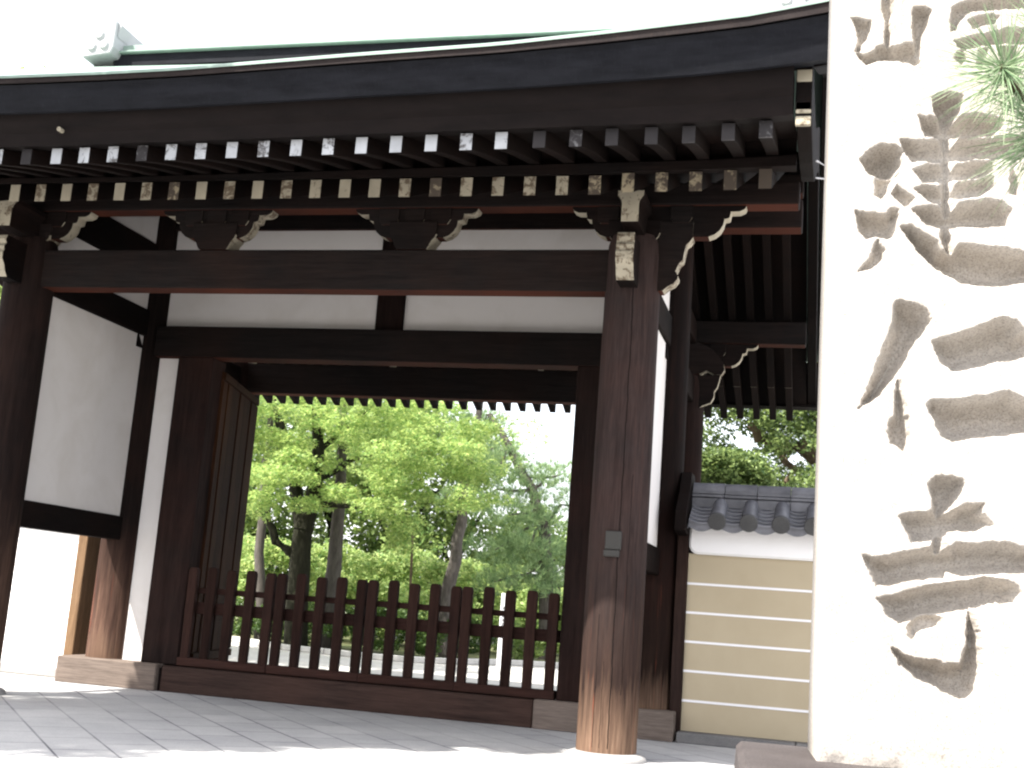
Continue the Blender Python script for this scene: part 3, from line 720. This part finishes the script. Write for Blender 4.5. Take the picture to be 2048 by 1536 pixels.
# outlines of the chiselled strokes, as seen on the stone's face (mapped onto the face plane below)
STROKES = [
 # upper character
 [1703,36,1715,36,1742,40,1744,50,1738,75,1725,88,1722,102,1708,105,1716,85,1712,55],
 [1712,104,1728,110,1745,105,1755,92,1778,85,1790,95,1800,90,1810,84,1838,86,1846,122,1830,130,1800,122,1760,120,1735,128,1718,118],
 [1760,-40,1786,-40,1793,15,1784,40,1782,92,1768,92,1772,50,1764,20],
 [1826,12,1850,12,1864,20,1860,45,1852,70,1846,112,1826,110,1825,60],
 [1903,15,1925,2,1980,-5,2060,-10,2060,16,1990,20,1940,24,1924,40,1916,60,1901,64,1901,40],
 [1936,40,1960,32,1985,26,2000,32,1992,46,1965,52,1945,58],
 [1908,80,1940,72,1975,66,2020,54,2060,58,2060,88,2000,88,1960,92,1930,100,1916,94],
 [1914,102,1930,98,1936,115,1926,131,1907,117], [1958,97,1976,96,1973,125,1965,143,1954,135], [2000,92,2032,92,2038,125,2024,142,2006,120],
 # second character
 [1718,318,1740,298,1762,287,1790,288,1808,300,1806,330,1790,354,1764,357,1738,350],
 [1785,338,1803,342,1780,385,1763,399,1750,390,1750,356], [1781,386,1794,369,1829,396,1816,418,1800,404],
 [1709,420,1722,424,1750,425,1775,428,1782,414,1800,417,1797,440,1794,472,1775,480,1758,474,1732,476,1719,462],
 [1755,476,1770,500,1768,520,1746,538,1716,543,1740,515],
 [1800,452,1825,449,1850,468,1874,480,1884,499,1905,499,1920,486,1960,489,2010,495,2048,502,2100,505,2100,556,2048,567,2000,574,1960,572,1922,566,1896,552,1868,534,1835,504],
 [1864,195,1880,184,1900,183,1928,190,1926,215,1917,238,1917,300,1917,400,1914,505,1895,508,1881,480,1878,300,1874,235,1866,215],
 [1836,230,1880,234,1920,230,1950,225,2005,236,2008,252,1985,273,1940,274,1880,274,1850,272],
 [1799,277,1850,280,1880,278,1960,275,2040,270,2062,280,2050,318,1960,318,1880,323,1825,323,1811,310],
 [1824,338,1850,328,1880,322,1940,321,1987,321,1992,340,1960,356,1880,366,1845,364],
 [1830,377,1850,370,1880,372,1912,362,1950,356,1988,350,1993,372,1965,391,1915,398,1880,408,1857,402],
 [1824,417,1845,410,1880,412,1915,405,1950,400,1975,397,2005,401,2024,418,2020,450,1960,455,1920,453,1885,457,1850,449],
 [2020,270,2050,270,2047,330,2041,392,2019,387,2023,330],
 # third character
 [1789,602,1800,597,1830,606,1856,619,1864,640,1854,668,1838,692,1812,734,1787,765,1766,789,1745,803,1716,818,1733,782,1748,742,1768,690,1784,650,1787,620],
 [1796,735,1806,780,1816,830,1824,870,1820,908,1804,907,1794,893,1780,887,1774,865,1778,845,1787,833,1790,790],
 [1863,682,1880,675,1915,667,1960,651,1985,640,2010,633,2035,641,2048,656,2078,670,2074,712,2048,722,2000,727,1960,737,1910,747,1884,728,1871,702],
 [1852,810,1866,797,1880,800,1925,796,1980,789,2020,781,2048,795,2090,808,2090,868,2020,877,1960,881,1910,891,1884,874,1868,842],
 # fourth character
 [1857,966,1872,951,1900,951,1926,957,1931,966,1926,990,1913,1014,1900,1030,1895,1060,1897,1145,1872,1147,1862,1100,1866,1050,1864,1010,1861,985],
 [1796,1031,1830,1024,1862,1021,1900,1016,1915,1014,1930,1007,1969,1007,1967,1025,1986,1050,1960,1066,1925,1070,1880,1082,1850,1089,1824,1088,1813,1064],
 [1722,1107,1745,1112,1775,1112,1820,1102,1850,1095,1905,1092,1912,1083,1950,1086,2010,1083,2048,1095,2090,1098,2090,1148,2040,1153,1970,1155,1900,1161,1830,1166,1780,1178,1753,1175,1738,1142],
 [1753,1196,1790,1188,1850,1172,1925,1160,1938,1160,1975,1144,1995,1155,2015,1160,2037,1170,2043,1185,2036,1210,2010,1217,1960,1223,1900,1231,1850,1240,1800,1252,1777,1235],
 [1930,1165,1950,1215,1962,1275,1965,1340,1959,1385,1943,1405,1925,1410,1905,1402,1875,1383,1830,1358,1798,1330,1782,1294,1832,1319,1875,1321,1888,1329,1920,1326,1932,1290,1934,1230],
 [1814,1250,1832,1221,1855,1217,1875,1221,1892,1234,1891,1258,1850,1272,1832,1287,1816,1272],
]
PXM = float(np.hypot(*(np.array(face(1900, 700))-np.array(face(2000, 700))))/100)
depth = np.zeros_like(U)
def sdist(P):
    "distance to the outline, positive inside"
    n = len(P); d2 = np.full(U.shape, 1e9); ins = np.zeros(U.shape, bool)
    for i in range(n):
        (x0, z0), (x1, z1) = P[i], P[(i+1) % n]; dx, dz = x1-x0, z1-z0
        t = np.clip(((U-x0)*dx+(Zg-z0)*dz)/(dx*dx+dz*dz+1e-12), 0, 1)
        d2 = np.minimum(d2, (U-x0-t*dx)**2+(Zg-z0-t*dz)**2)
        if abs(dz) > 1e-9: ins ^= ((z0 > Zg) != (z1 > Zg)) & (U < dx*(Zg-z0)/dz+x0)
    return np.where(ins, 1, -1)*np.sqrt(d2)
for s in STROKES:
    d = sdist([face(s[i], s[i+1]) for i in range(0, len(s), 2)]); M_ = d.max(); d = d-edge*.8+.0015
    q = np.clip(1-(1-np.clip(d/M_, 0, 1))**2, 0, 1)
    depth = np.maximum(depth, min(M_*2.1, .17)*q**.9+(vnoise(U.shape, (500, 120), 11)-.5)*.007*(q > .05))
rough = (vnoise(U.shape, (60, 16), 5)-.5)*.003+(vnoise(U.shape, (300, 80), 6)-.5)*.0012
depth = depth+rough
# rough broken foot of the shaft and chipped arris
foot = np.clip((Z0+.16-Zg)/.16, 0, 1); depth += foot**3*(.004+.012*vnoise(U.shape, (80, 12), 8))
arris = np.clip(1-U/.012, 0, 1)+np.clip(1-(WID-U)/.012, 0, 1); depth += arris**2*.010
XYZ = P0[None, None]+U[..., None]*E1-depth[..., None]*NN; XYZ[..., 2] = Zg
V = XYZ.reshape(-1, 3); idx = np.arange(nu*nz).reshape(nz, nu)
F = np.stack([idx[:-1, :-1], idx[:-1, 1:], idx[1:, 1:], idx[1:, :-1]], -1).reshape(-1, 4)
# side, back and top faces share the front grid's rim
bl = P0-NN*DEP; nb = len(V)
rimL = idx[:, 0]; rimR = idx[:, -1]; rimT = idx[-1, :]
VB = [(*((bl)[:2]), z) for z in Zg[:, 0]]+[(*((bl+E1*WID)[:2]), z) for z in Zg[:, 0]]
V = np.vstack([V, np.array(VB)]); bL = nb+np.arange(nz); bR = nb+nz+np.arange(nz)
F2 = np.stack([bL[:-1], rimL[:-1], rimL[1:], bL[1:]], -1); F3 = np.stack([rimR[:-1], bR[:-1], bR[1:], rimR[1:]], -1); F4 = np.stack([bR[:-1], bL[:-1], bL[1:], bR[1:]], -1)
F5 = np.array([[rimT[0], rimT[-1], bR[-1], bL[-1]]])
raw('shaft', V, np.vstack([F, F2, F3, F4, F5]), GRAN, ST)
pl0 = P0-NN*(DEP+.10)-E1*.29; q = [pl0, pl0+E1*1.45, pl0+E1*1.45+NN*1.15, pl0+NN*1.15]
MB().hexa([(v[0]-(.03 if i in (0, 3) else -.03), v[1], 0) for i, v in enumerate(q)], [(v[0], v[1], .60) for v in q]).build('plinth', PLIN, ST, bevel=.02)

# ------------------------------------------------------------------ vegetation
def rot_frames(n, up=.0, r=rng):
    a = r.normal(size=(n, 3)); a /= np.linalg.norm(a, axis=1)[:, None]
    nrm = r.normal(size=(n, 3)); nrm[:, 2] = np.abs(nrm[:, 2])+up; nrm /= np.linalg.norm(nrm, axis=1)[:, None]
    a -= nrm*(a*nrm).sum(1)[:, None]; a /= np.linalg.norm(a, axis=1)[:, None]
    return a, np.cross(nrm, a), nrm
def leaves(cent, size, up=.4, asp=.6, jit=.35):
    n = len(cent); a, b, nr = rot_frames(n, up); L = (size*(1+jit*rng.uniform(-1, 1, n)))[:, None]
    V = np.stack([cent-a*L*.5, cent-b*L*asp*.5+nr*L*.08, cent+a*L*.5, cent+b*L*asp*.5+nr*L*.08], 1).reshape(-1, 3)
    return V, np.arange(4*n).reshape(-1, 4)
def star_leaves(cent, size, up=.8):
    "maple leaf: three crossing lobes in one plane"
    n = len(cent); a, b, nr = rot_frames(n, up); L = (size*(1+.3*rng.uniform(-1, 1, n)))[:, None]; out = []
    for ang in (-.9, 0, .9):
        d = a*math.cos(ang)+b*math.sin(ang); e = np.cross(nr, d); k = .8 if ang else 1
        out.append(np.stack([cent, cent+d*L*.35*k-e*L*.13, cent+d*L*k-nr*L*.12, cent+d*L*.35*k+e*L*.13], 1))
    V = np.concatenate(out, 1).reshape(-1, 3); return V, np.arange(len(V)).reshape(-1, 4)
def tufts(cent, axis, length, k=16, width=.014, spread=.9):
    n = len(cent); d = axis[:, None, :]+rng.normal(size=(n, k, 3))*spread*.6; d /= np.linalg.norm(d, axis=2)[..., None]
    L = length*rng.uniform(.7, 1.1, (n, k, 1)); s = np.cross(d, rng.normal(size=(n, k, 3))); s /= np.linalg.norm(s, axis=2)[..., None]
    c = cent[:, None, :]+np.zeros((n, k, 1)); w = width
    V = np.stack([c-s*w*.5, c+s*w*.5, c+d*L+s*w*.15, c+d*L-s*w*.15], 2).reshape(-1, 3); return V, np.arange(len(V)).reshape(-1, 4)
def ellip(n, c, r, shell=.35):
    p = rng.normal(size=(n, 3)); p /= np.linalg.norm(p, axis=1)[:, None]; p *= (rng.uniform(shell, 1, n)**.6)[:, None]
    return np.asarray(c)+p*np.asarray(r)
def limb(m, pts, r0, r1, wob=.0, n=9):
    k = len(pts); P = []; R = []
    for i in range(k-1):
        for t in (0, .5):
            p = Vector(pts[i]).lerp(Vector(pts[i+1]), t); P.append(p+Vector(rng.normal(size=3))*wob*(1 if i+t > 0 else 0)); R.append(r0+(r1-r0)*(i+t)/(k-1))
    P.append(Vector(pts[-1])); R.append(r1); m.tube(P, R, n)

# --- maple beyond the gate
mt = thing('maple_tree', 'bright yellow green maple with dark forked trunk seen through the gateway', 'tree')
T = at(600, 1215, y=14); base = (T[0], 14, 0)
tr = MB()
fork = at(606, 1060, y=14)
limb(tr, [base, at(598, 1140, y=14), fork], .25, .20, .02, 12)
limb(tr, [at(598, 1120, y=14), at(556, 1080, y=13.9), at(538, 1040, y=13.8), at(500, 990, y=13.5)], .12, .05, .02)
limb(tr, [fork, at(625, 1000, y=14), at(640, 900, y=14.2), at(630, 780, y=14.5)], .22, .08, .03)
limb(tr, [fork, at(590, 960, y=14.1), at(560, 850, y=14.3), at(540, 760, y=14.8)], .17, .06, .03)
limb(tr, [at(630, 960, y=14), at(700, 925, y=14.8), at(770, 900, y=15.4)], .07, .02, .03)
limb(tr, [at(640, 900, y=14.2), at(700, 850, y=14.9), at(760, 800, y=15.3)], .06, .02, .03)
limb(tr, [at(625, 1010, y=14), at(700, 1010, y=13.4), at(800, 1010, y=13)], .08, .02, .02)
tr.build('trunk', B_DARK, mt, smooth=True)
cl = []
for px, py, rr, rzz, n in ((654, 820, .95, .38, 520), (549, 953, .8, .32, 420), (709, 891, .9, .3, 430), (771, 953, .95, .38, 560), (830, 906, .8, .3, 360), (861, 867, .85, .28, 420), (927, 906, .75, .25, 300), (646, 992, .75, .25, 360), (842, 992, .75, .42, 420), (939, 1020, .7, .18, 240), (810, 1060, .55, .32, 260), (584, 809, .8, .3, 420), (517, 836, .75, .35, 330), (521, 1000, .7, .3, 330), (810, 809, .95, .25, 380), (716, 795, .8, .25, 320), (500, 930, .6, .3, 220), (610, 900, .9, .3, 300), (690, 960, .8, .28, 260), (880, 950, .7, .2, 220), (960, 870, .5, .2, 130), (590, 1010, .6, .2, 180), (750, 1010, .7, .25, 240), (480, 880, .8, .4, 220), (940, 960, .6, .2, 150), (900, 830, .7, .2, 200), (560, 880, .8, .25, 240)):
    yy = 13.2+rng.uniform(-.9, 1.2); c = at(px, py, y=yy)
    for k in range(4):      # each spray is a stack of small flat fans
        cc = c+rng.normal(size=3)*np.array([rr*.55, rr*.55, rzz*.8]); cl.append(ellip(int(n*.72), cc, (rr*.55, rr*.55, rzz*.72), .3))
for k in range(95):
    a = rng.uniform(0, 2*math.pi); r = rng.uniform(.5, 4.2); cc = np.array([T[0]+.4+r*math.cos(a)*1.0, 15.2+r*math.sin(a)*.8, rng.uniform(5.0, 8.2)-r*.22]); cl.append(ellip(100, cc, (.75, .75, .2), .1))
for k in range(16):
    cc = at(rng.uniform(490, 880), rng.uniform(800, 960), y=rng.uniform(14.8, 16.5)); cl.append(ellip(110, cc, (.7, .7, .22), .1))
cl = np.vstack(cl); V, F = star_leaves(cl, .088, .7); raw('crown', V, F, L_MAP, mt)

# --- pines beyond the gate
def pine(label, base, pads, tint=L_PIN, group=None, trunkpts=None, rad=(.2, .05), limbs=(), bmat=B_GREY, dens=90, tl=.17, tk=14, tw=.016):
    t = thing('pine_tree', label, 'tree', group=group); m = MB(); limb(m, trunkpts, rad[0], rad[1], .025, 12)
    cs = []; ax = []
    for (c, r, h) in pads:
        n = int(dens*r*r*2); p = ellip(n, c, (r, r, h), .2); cs.append(p); d = (p-np.asarray(c))/np.array([r, r, h*1.5]); d[:, 2] += .7; ax.append(d/np.linalg.norm(d, axis=1)[:, None])
        j = min(range(len(trunkpts)), key=lambda i: (Vector(trunkpts[i])-Vector(c)).length); a = Vector(trunkpts[j]); b = Vector(c)
        limb(m, [a, a.lerp(b, .5)+Vector((0, 0, .12)), b], max(.03, rad[1]*.7), .02, .03, 6)
    m.build('trunk', bmat, t, smooth=True)
    V, F = tufts(np.vstack(cs), np.vstack(ax), tl, tk, tw); raw('crown', V, F, tint, t); return t
def Pz(px, py, y): return tuple(at(px, py, y=y))
b = at(676, 1200, y=14.7); pine('pine with thick straight grey trunk before the maple, its top lost in maple leaves', b, [(Pz(700, 740, 15.0), 1.2, .4), (Pz(620, 700, 15.4), 1.1, .4), (Pz(760, 690, 14.8), 1.2, .4)],
     trunkpts=[(Pz(655, 1300, 14.7)[0], 14.7, 0), Pz(662, 1190, 14.7), Pz(674, 1080, 14.7), Pz(680, 990, 14.75), Pz(686, 850, 14.9), Pz(682, 700, 15.1)], rad=(.20, .07))
b = at(905, 1230, y=15.2); pine('pine with slender grey trunk leaning to the right, right of the maple', b, [(Pz(1010, 700, 15.8), 1.0, .35), (Pz(950, 780, 16.2), .7, .25), (Pz(945, 850, 16), .45, .2)],
     trunkpts=[(Pz(893, 1310, 15.2)[0], 15.2, 0), Pz(895, 1200, 15.2), Pz(910, 1120, 15.2), Pz(920, 1040, 15.3), Pz(930, 960, 15.5), Pz(955, 860, 15.7), Pz(970, 720, 15.9)], rad=(.17, .06))
b = at(524, 1230, y=15.5); pine('thin grey pine trunk left of the maple fork, close to the open door leaf', b, [(Pz(520, 820, 15.6), .9, .3), (Pz(480, 760, 15.8), 1.1, .4)],
     trunkpts=[(b[0], 15.5, 0), Pz(521, 1160, 15.5), Pz(524, 1050, 15.5), Pz(530, 940, 15.5), Pz(545, 830, 15.6), Pz(540, 720, 15.8)], rad=(.13, .05))
b = at(1098, 1230, y=18.5); pine('broad blue green pine with layered pads at the right edge of the gateway', b,
     [(Pz(960, 860, 18.6), .95, .5), (Pz(1000, 930, 18), 1.0, .45), (Pz(1050, 985, 18.3), .95, .38), (Pz(1120, 950, 18.8), .75, .3), (Pz(1020, 1030, 17.8), .95, .38), (Pz(1095, 1040, 18.4), .7, .3), (Pz(1060, 1090, 18), .9, .35), (Pz(990, 1100, 17.9), .85, .35), (Pz(1110, 1120, 18.4), .9, .38), (Pz(1050, 1150, 18), .95, .38), (Pz(985, 1165, 18), .7, .3), (Pz(1120, 1180, 18.2), .8, .28), (Pz(950, 930, 18.8), .8, .4), (Pz(935, 1000, 18.6), .8, .35), (Pz(1155, 1000, 18.8), .7, .3), (Pz(980, 890, 19), .7, .4), (Pz(1080, 950, 18.9), .6, .28)],
     trunkpts=[(b[0], 18.5, 0), Pz(1092, 1150, 18.5), Pz(1085, 1050, 18.5), Pz(1060, 980, 18.5), Pz(1020, 900, 18.5), Pz(980, 830, 18.6)], rad=(.2, .06), dens=95, tl=.19, tw=.012)

# --- evergreens behind
def bushy(nm, label, cat, c0, h, r, mat, n, leaf, group=None, blobs=14, trunk=True, low=.25, bm=B_DARK):
    t = thing(nm, label, cat, group=group); cs = []
    for i in range(blobs):
        a = rng.uniform(0, 6.28); q = rng.uniform(0, .8)**.6; zz = rng.uniform(low, .9); w = math.sqrt(max(.1, 1-((zz-.55)/.55)**2))
        cs.append(ellip(n//blobs, (c0[0]+r*q*w*math.cos(a), c0[1]+r*q*w*math.sin(a), h*zz), (r*.36, r*.36, h*.12), .35))
    V, F = leaves(np.vstack(cs), leaf, .3, .55)
    raw('crown' if trunk else 'foliage', V, F, mat, t)
    if trunk:
        m = MB(); limb(m, [(c0[0], c0[1], 0), (c0[0]+.1, c0[1], h*.35), (c0[0], c0[1]+.1, h*.7)], max(.12, h*.025), .06, .05, 9)
        for k in range(5):
            a = rng.uniform(0, 6.28); limb(m, [(c0[0], c0[1], h*.35), (c0[0]+r*.3*math.cos(a), c0[1]+r*.3*math.sin(a), h*.5), (c0[0]+r*.6*math.cos(a), c0[1]+r*.6*math.sin(a), h*.65)], .07, .025, .04, 6)
        m.build('trunk', bm, t, smooth=True)
    return t
def g0(px, y): q = at(px, 1250, y=y); return (q[0], y)
GB = 'evergreens standing behind the maple'
bushy('evergreen_tree', 'dense dark evergreen behind the maple, just right of the open door leaf', 'tree', g0(500, 24), 9.5, 3.0, L_EVG, 16000, .19, GB, 34, low=.08)
bushy('evergreen_tree', 'tall rounded evergreen behind the thick grey trunk', 'tree', g0(640, 27), 9.5, 3.2, L_EVG, 16000, .19, GB, 34, low=.08)
bushy('evergreen_tree', 'evergreen with olive crown in the middle of the gateway, behind the maple sprays', 'tree', g0(770, 25), 8.0, 2.8, L_EVG, 16000, .18, GB, 34, low=.08)
bushy('evergreen_tree', 'lower evergreen behind the leaning pine trunk', 'tree', g0(890, 26), 6.6, 2.4, L_EVG, 12000, .17, GB, 28, low=.08)
bushy('evergreen_tree', 'low round evergreen behind the blue green pine', 'tree', g0(1010, 28), 4.6, 2.4, L_EVG, 10000, .17, GB, 24, low=.08)
bushy('evergreen_tree', 'low evergreen far right in the gateway beside the right jamb', 'tree', g0(1120, 29), 4.2, 2.2, L_EVG, 10000, .17, GB, 24, low=.08)
bushy('leafy_tree', 'green leafy tree showing left of the left gate pillar', 'tree', (-10.4, 7.2), 8.6, 3.3, L_EVG, 22000, .17, None, 40, low=.42)

GU = 'pale leafy saplings behind the shrubs'
for px, y, h, r, lab in ((470, 19, 2.6, 1.1, 'pale leafy sapling beside the open door leaf'), (560, 18.5, 2.4, 1.0, 'pale leafy sapling between thin pine and maple trunk'), (650, 20, 2.6, 1.1, 'pale leafy sapling between maple trunk and thick grey trunk'), (730, 19, 2.3, 1.1, 'pale sapling just right of the thick grey trunk'),
                     (800, 20, 2.6, 1.1, 'pale sapling left of the thin dark pole'), (865, 18, 2.2, 1.0, 'pale sapling left of the leaning pine'), (950, 20, 2.4, 1.1, 'pale sapling right of the leaning pine'), (1030, 22, 2.4, 1.2, 'pale sapling behind the white post'), (1110, 22, 2.0, 1.1, 'pale sapling close to the right door jamb')):
    bushy('sapling', lab, 'sapling', g0(px, y), h, r, L_LITE, 5200, .11, GU, 20, False, .12)
# --- low shrubs inside the kerb
GS = 'low shrubs behind the curved kerb'
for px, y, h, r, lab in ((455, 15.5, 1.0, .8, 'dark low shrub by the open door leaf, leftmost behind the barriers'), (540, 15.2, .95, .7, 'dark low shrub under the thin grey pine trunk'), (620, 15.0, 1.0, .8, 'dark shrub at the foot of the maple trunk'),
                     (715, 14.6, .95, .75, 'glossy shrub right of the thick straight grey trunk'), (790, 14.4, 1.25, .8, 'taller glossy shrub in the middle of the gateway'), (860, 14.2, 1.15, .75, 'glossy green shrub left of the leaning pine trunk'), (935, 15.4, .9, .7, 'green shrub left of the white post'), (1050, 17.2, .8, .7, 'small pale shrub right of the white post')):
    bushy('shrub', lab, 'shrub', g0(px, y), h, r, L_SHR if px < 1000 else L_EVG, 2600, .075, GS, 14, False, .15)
bed = [(-12.5, 16.0), (-10.4, 14.75), (-8.6, 13.05), (-7.6, 12.75), (-6.6, 12.45), (-5.9, 12.5), (-5.2, 13.2), (-4.7, 14.8), (-3.6, 15.8), (-1.5, 17.5), (-1.5, 40), (-30, 40), (-30, 18)]
eb = MB().add([(x, y, .035) for x, y in bed], [tuple(range(len(bed)))]).build('planting_bed', EARTH); tag(eb, kind='structure')
kb = MB(); kp = bed[:10]
for (x0, y0), (x1, y1) in zip(kp[:-1], kp[1:]):
    d = Vector((x1-x0, y1-y0, 0)); L = d.length; d.normalize(); n = Vector((-d.y, d.x, 0)); k = max(1, int(L/.6))
    for i in range(k):
        a = Vector((x0, y0, 0))+d*(L*i/k+.01); b_ = Vector((x0, y0, 0))+d*(L*(i+1)/k-.01)
        q = [a-n*.07, b_-n*.07, b_+n*.07, a+n*.07]; kb.hexa([(v.x, v.y, 0) for v in q], [(v.x, v.y, .11) for v in q])
tag(kb.build('kerb', KERB, bevel=.015), kind='structure')

# --- white post with writing
sp = thing('sign_post', 'slim white post with dark writing among the shrubs right of the leaning pine', 'sign')
q0 = at(1001, 1300, y=13.2)
W_ = N('white_post_paint').fin((.72, .72, .74), .6); INK = N('ink').fin((.03, .03, .035), .8)
box('post', (q0[0]-.06, 13.2, 0), (q0[0]+.06, 13.28, at(1001, 1186, y=13.2)[2]), W_, sp, .006)
mk = MB(); zt = at(1001, 1186, y=13.2)[2]
for i in range(6):
    z = zt-.27-.075*i
    mk.box((q0[0]-.03, 13.194, z), (q0[0]+.03, 13.199, z+.01)).box((q0[0]-.004, 13.1935, z-.03), (q0[0]+.006, 13.1985, z+.02)).box((q0[0]-.022, 13.193, z-.03), (q0[0]+.026, 13.198, z-.02))
mk.build('writing', INK, sp)
st = thing('prop_pole', 'thin dark wooden pole standing among the bushes in the middle of the gateway', 'pole')
q1 = at(824, 1200, y=15.5); MB().tube([(q1[0], 15.5, 0), Pz(826, 1060, 15.5)], .03, 8).build('pole', B_BR, st, smooth=True)

# --- camphor tree behind the right wall
ct = thing('camphor_tree', 'spreading broadleaf tree with brown trunk above the tiled wall at right', 'tree')
m = MB(); limb(m, [tuple(at(1690, 1000, y=9.5)*np.array([1, 1, 0])), Pz(1672, 960, 9.5), Pz(1655, 820, 9.5), Pz(1660, 600, 9.6)], .28, .2, .03, 12)
limb(m, [Pz(1665, 930, 9.5), Pz(1600, 890, 9.3), Pz(1555, 905, 9.0), Pz(1520, 880, 8.8), Pz(1500, 850, 8.6)], .15, .05, .03)
limb(m, [Pz(1560, 905, 9.0), Pz(1590, 940, 8.8), Pz(1570, 965, 8.6)], .06, .03, .02)
limb(m, [Pz(1660, 820, 9.5), Pz(1560, 760, 9.2), Pz(1450, 720, 8.8)], .13, .04, .03)
m.build('trunk', B_BR, ct, smooth=True)
cs = []
for k in range(330):
    px = rng.uniform(1380, 1720); py = rng.uniform(640, 985); y = rng.uniform(8.3, 10.8)
    # gaps left open where the sky shows
    if any(((px-a)/rx)**2+((py-b)/ry)**2 < 1 for a, b, rx, ry in ((1468, 872, 34, 22), (1500, 890, 28, 30), (1590, 905, 24, 26), (1625, 920, 20, 16), (1400, 905, 10, 12), (1588, 878, 14, 14))): continue
    cs.append(ellip(150, at(px, py, y=y), (.30, .30, .20), .1))
for k in range(120):
    px = rng.uniform(1385, 1530); py = rng.uniform(900, 985); cs.append(ellip(85, at(px, py+(px-1385)*.12, y=rng.uniform(7.6, 8.4)), (.2, .2, .13), .1))
for k in range(34):
    cs.append(ellip(90, (rng.uniform(.5, 4.5), rng.uniform(9.5, 12), rng.uniform(5.6, 8.0)), (.7, .7, .35), .1))
V, F = leaves(np.vstack(cs), .074, .35, .5); raw('crown', V, F, L_CAM, ct)

# --- pine whose branch tip hangs before the stone (trunk right of the frame)
pt = thing('pine_tree', 'near pine whose needle branch reaches in before the carved stone at upper right', 'tree')
m = MB(); tip = at(2002, 132, y=-7.55); j1 = at(2060, 200, y=-7.4); j2 = at(2230, 330, y=-7.1)
limb(m, [(3.5, -6.1, 0), (3.45, -6.2, 1.6), (3.6, -6.3, 3.2), (3.5, -6.2, 5.2)], .14, .07, .02, 12)
limb(m, [(3.48, -6.2, 2.3), j2, j1, tip], .035, .0045, .004, 7)
t2 = at(2080, 40, y=-7.5); limb(m, [j1, t2], .006, .004, 0, 6)
t3 = at(2075, 300, y=-7.45); limb(m, [j1, t3], .006, .004, 0, 6)
t4 = at(2120, 130, y=-7.4); limb(m, [j1, t4], .006, .004, 0, 6)
for z, a, L in ((3.9, 3.6, 1.7), (4.5, 2.6, 1.4), (4.3, 4.4, 1.5), (4.9, 3.3, 1.2), (3.6, 1.0, 1.3), (4.6, .2, 1.2)):
    e = (3.55+L*math.cos(a), -6.25+L*math.sin(a), z+.35); limb(m, [(3.55, -6.25, z), e], .03, .01, .02, 6)
m.build('trunk', B_BR, pt, smooth=True)
cs = []; ax = []
def shoot(p, d, n, L, spread):
    p = np.asarray(p); d = np.asarray(d, float); d /= np.linalg.norm(d)
    c = p[None]-d[None]*rng.uniform(0, .05, n)[:, None]; r = rng.normal(size=(n, 3)); r -= d*(r@d)[:, None]; r /= np.linalg.norm(r, axis=1)[:, None]
    a = d[None]*rng.uniform(.15, 1, n)[:, None]+r*spread; a /= np.linalg.norm(a, axis=1)[:, None]
    s = np.cross(a, rng.normal(size=(n, 3))); s /= np.linalg.norm(s, axis=1)[:, None]; Ln = (L*rng.uniform(.7, 1.1, n))[:, None]; w = .00095
    bend = np.array([0, 0, -.012])
    return np.stack([c-s*w, c+s*w, c+a*Ln*.55+s*w+bend*.2, c+a*Ln*.55-s*w+bend*.2], 1).reshape(-1, 3), np.stack([c+a*Ln*.55-s*w+bend*.2, c+a*Ln*.55+s*w+bend*.2, c+a*Ln+s*w*.25+bend, c+a*Ln-s*w*.25+bend], 1).reshape(-1, 3)
VV = []
for p, d, n, L in ((tip, tip-j1, 170, .15), (at(2030, 165, y=-7.47), tip-j1, 110, .14), (t2, t2-j1, 90, .10), (t3, np.array(t3)-j1+np.array([-.06, 0, 0]), 150, .14), (at(2062, 250, y=-7.42), np.array([-1., 0, -.4]), 120, .14), (t4, t4-j1, 90, .10), (j1, tip-j1, 50, .10)):
    a, b = shoot(p, d, n, L, .85); VV += [a, b]
V = np.vstack(VV); 
cs = []; ax = []
for z, a, L in ((3.9, 3.6, 1.7), (4.5, 2.6, 1.4), (4.3, 4.4, 1.5), (4.9, 3.3, 1.2), (3.6, 1.0, 1.3), (4.6, .2, 1.2)):
    c = np.array([3.55+L*math.cos(a), -6.25+L*math.sin(a), z+.4]); p = ellip(260, c, (.55, .55, .25), .1); cs.append(p); d = p-c; d[:, 2] += .2; ax.append(d/np.linalg.norm(d, axis=1)[:, None])
V2, F2 = tufts(np.vstack(cs), np.vstack(ax), .11, 16, .004)
V = np.vstack([V, V2]); raw('needles', V, np.arange(len(V)).reshape(-1, 4), L_NEAR, pt)

# --- pine left of the forecourt (outside the frame) that shades the paving
pads = []
for gx, gy, r in ((-4.75, -1.3, 1.0), (-4.1, -1.7, .9), (-3.3, -1.1, 1.05), (-2.7, -.6, .85), (-3.9, -.6, 1.05), (-4.7, -.4, .8), (-2.0, -.1, .7), (-1.3, .2, .5), (-3.3, -1.6, .8), (-2.9, -.4, .9), (-4.3, -1.1, 1.0), (-5.6, -1.1, .75), (-2.6, .15, .7), (-3.5, .1, .7), (-5.3, -.7, .7), (-4.45, .55, .55), (-3.8, .5, .5), (-3.3, -2.4, .75), (-3.9, -2.3, .8), (-2.75, -1.6, .65), (-2.1, -.75, .5), (-4.6, -2.0, .8), (-1.5, -.35, .45), (-.8, .1, .4)):
    t = 7.2; pads.append(((gx+SUN.x/SUN.z*t, gy+SUN.y/SUN.z*t, t+rng.uniform(-.25, .3)), r, .26))
px_, py_ = -3.7+SUN.x/SUN.z*7.2, -.7+SUN.y/SUN.z*7.2
pine('pine standing in the forecourt left of the view, throwing its shade across the paving', None, pads, trunkpts=[(px_-1.6, py_-.3, 0), (px_-1.4, py_-.2, 2.5), (px_-.8, py_, 5.0), (px_-.3, py_, 7.0)], rad=(.2, .08), dens=520, tl=.14, tk=16, tw=.022)
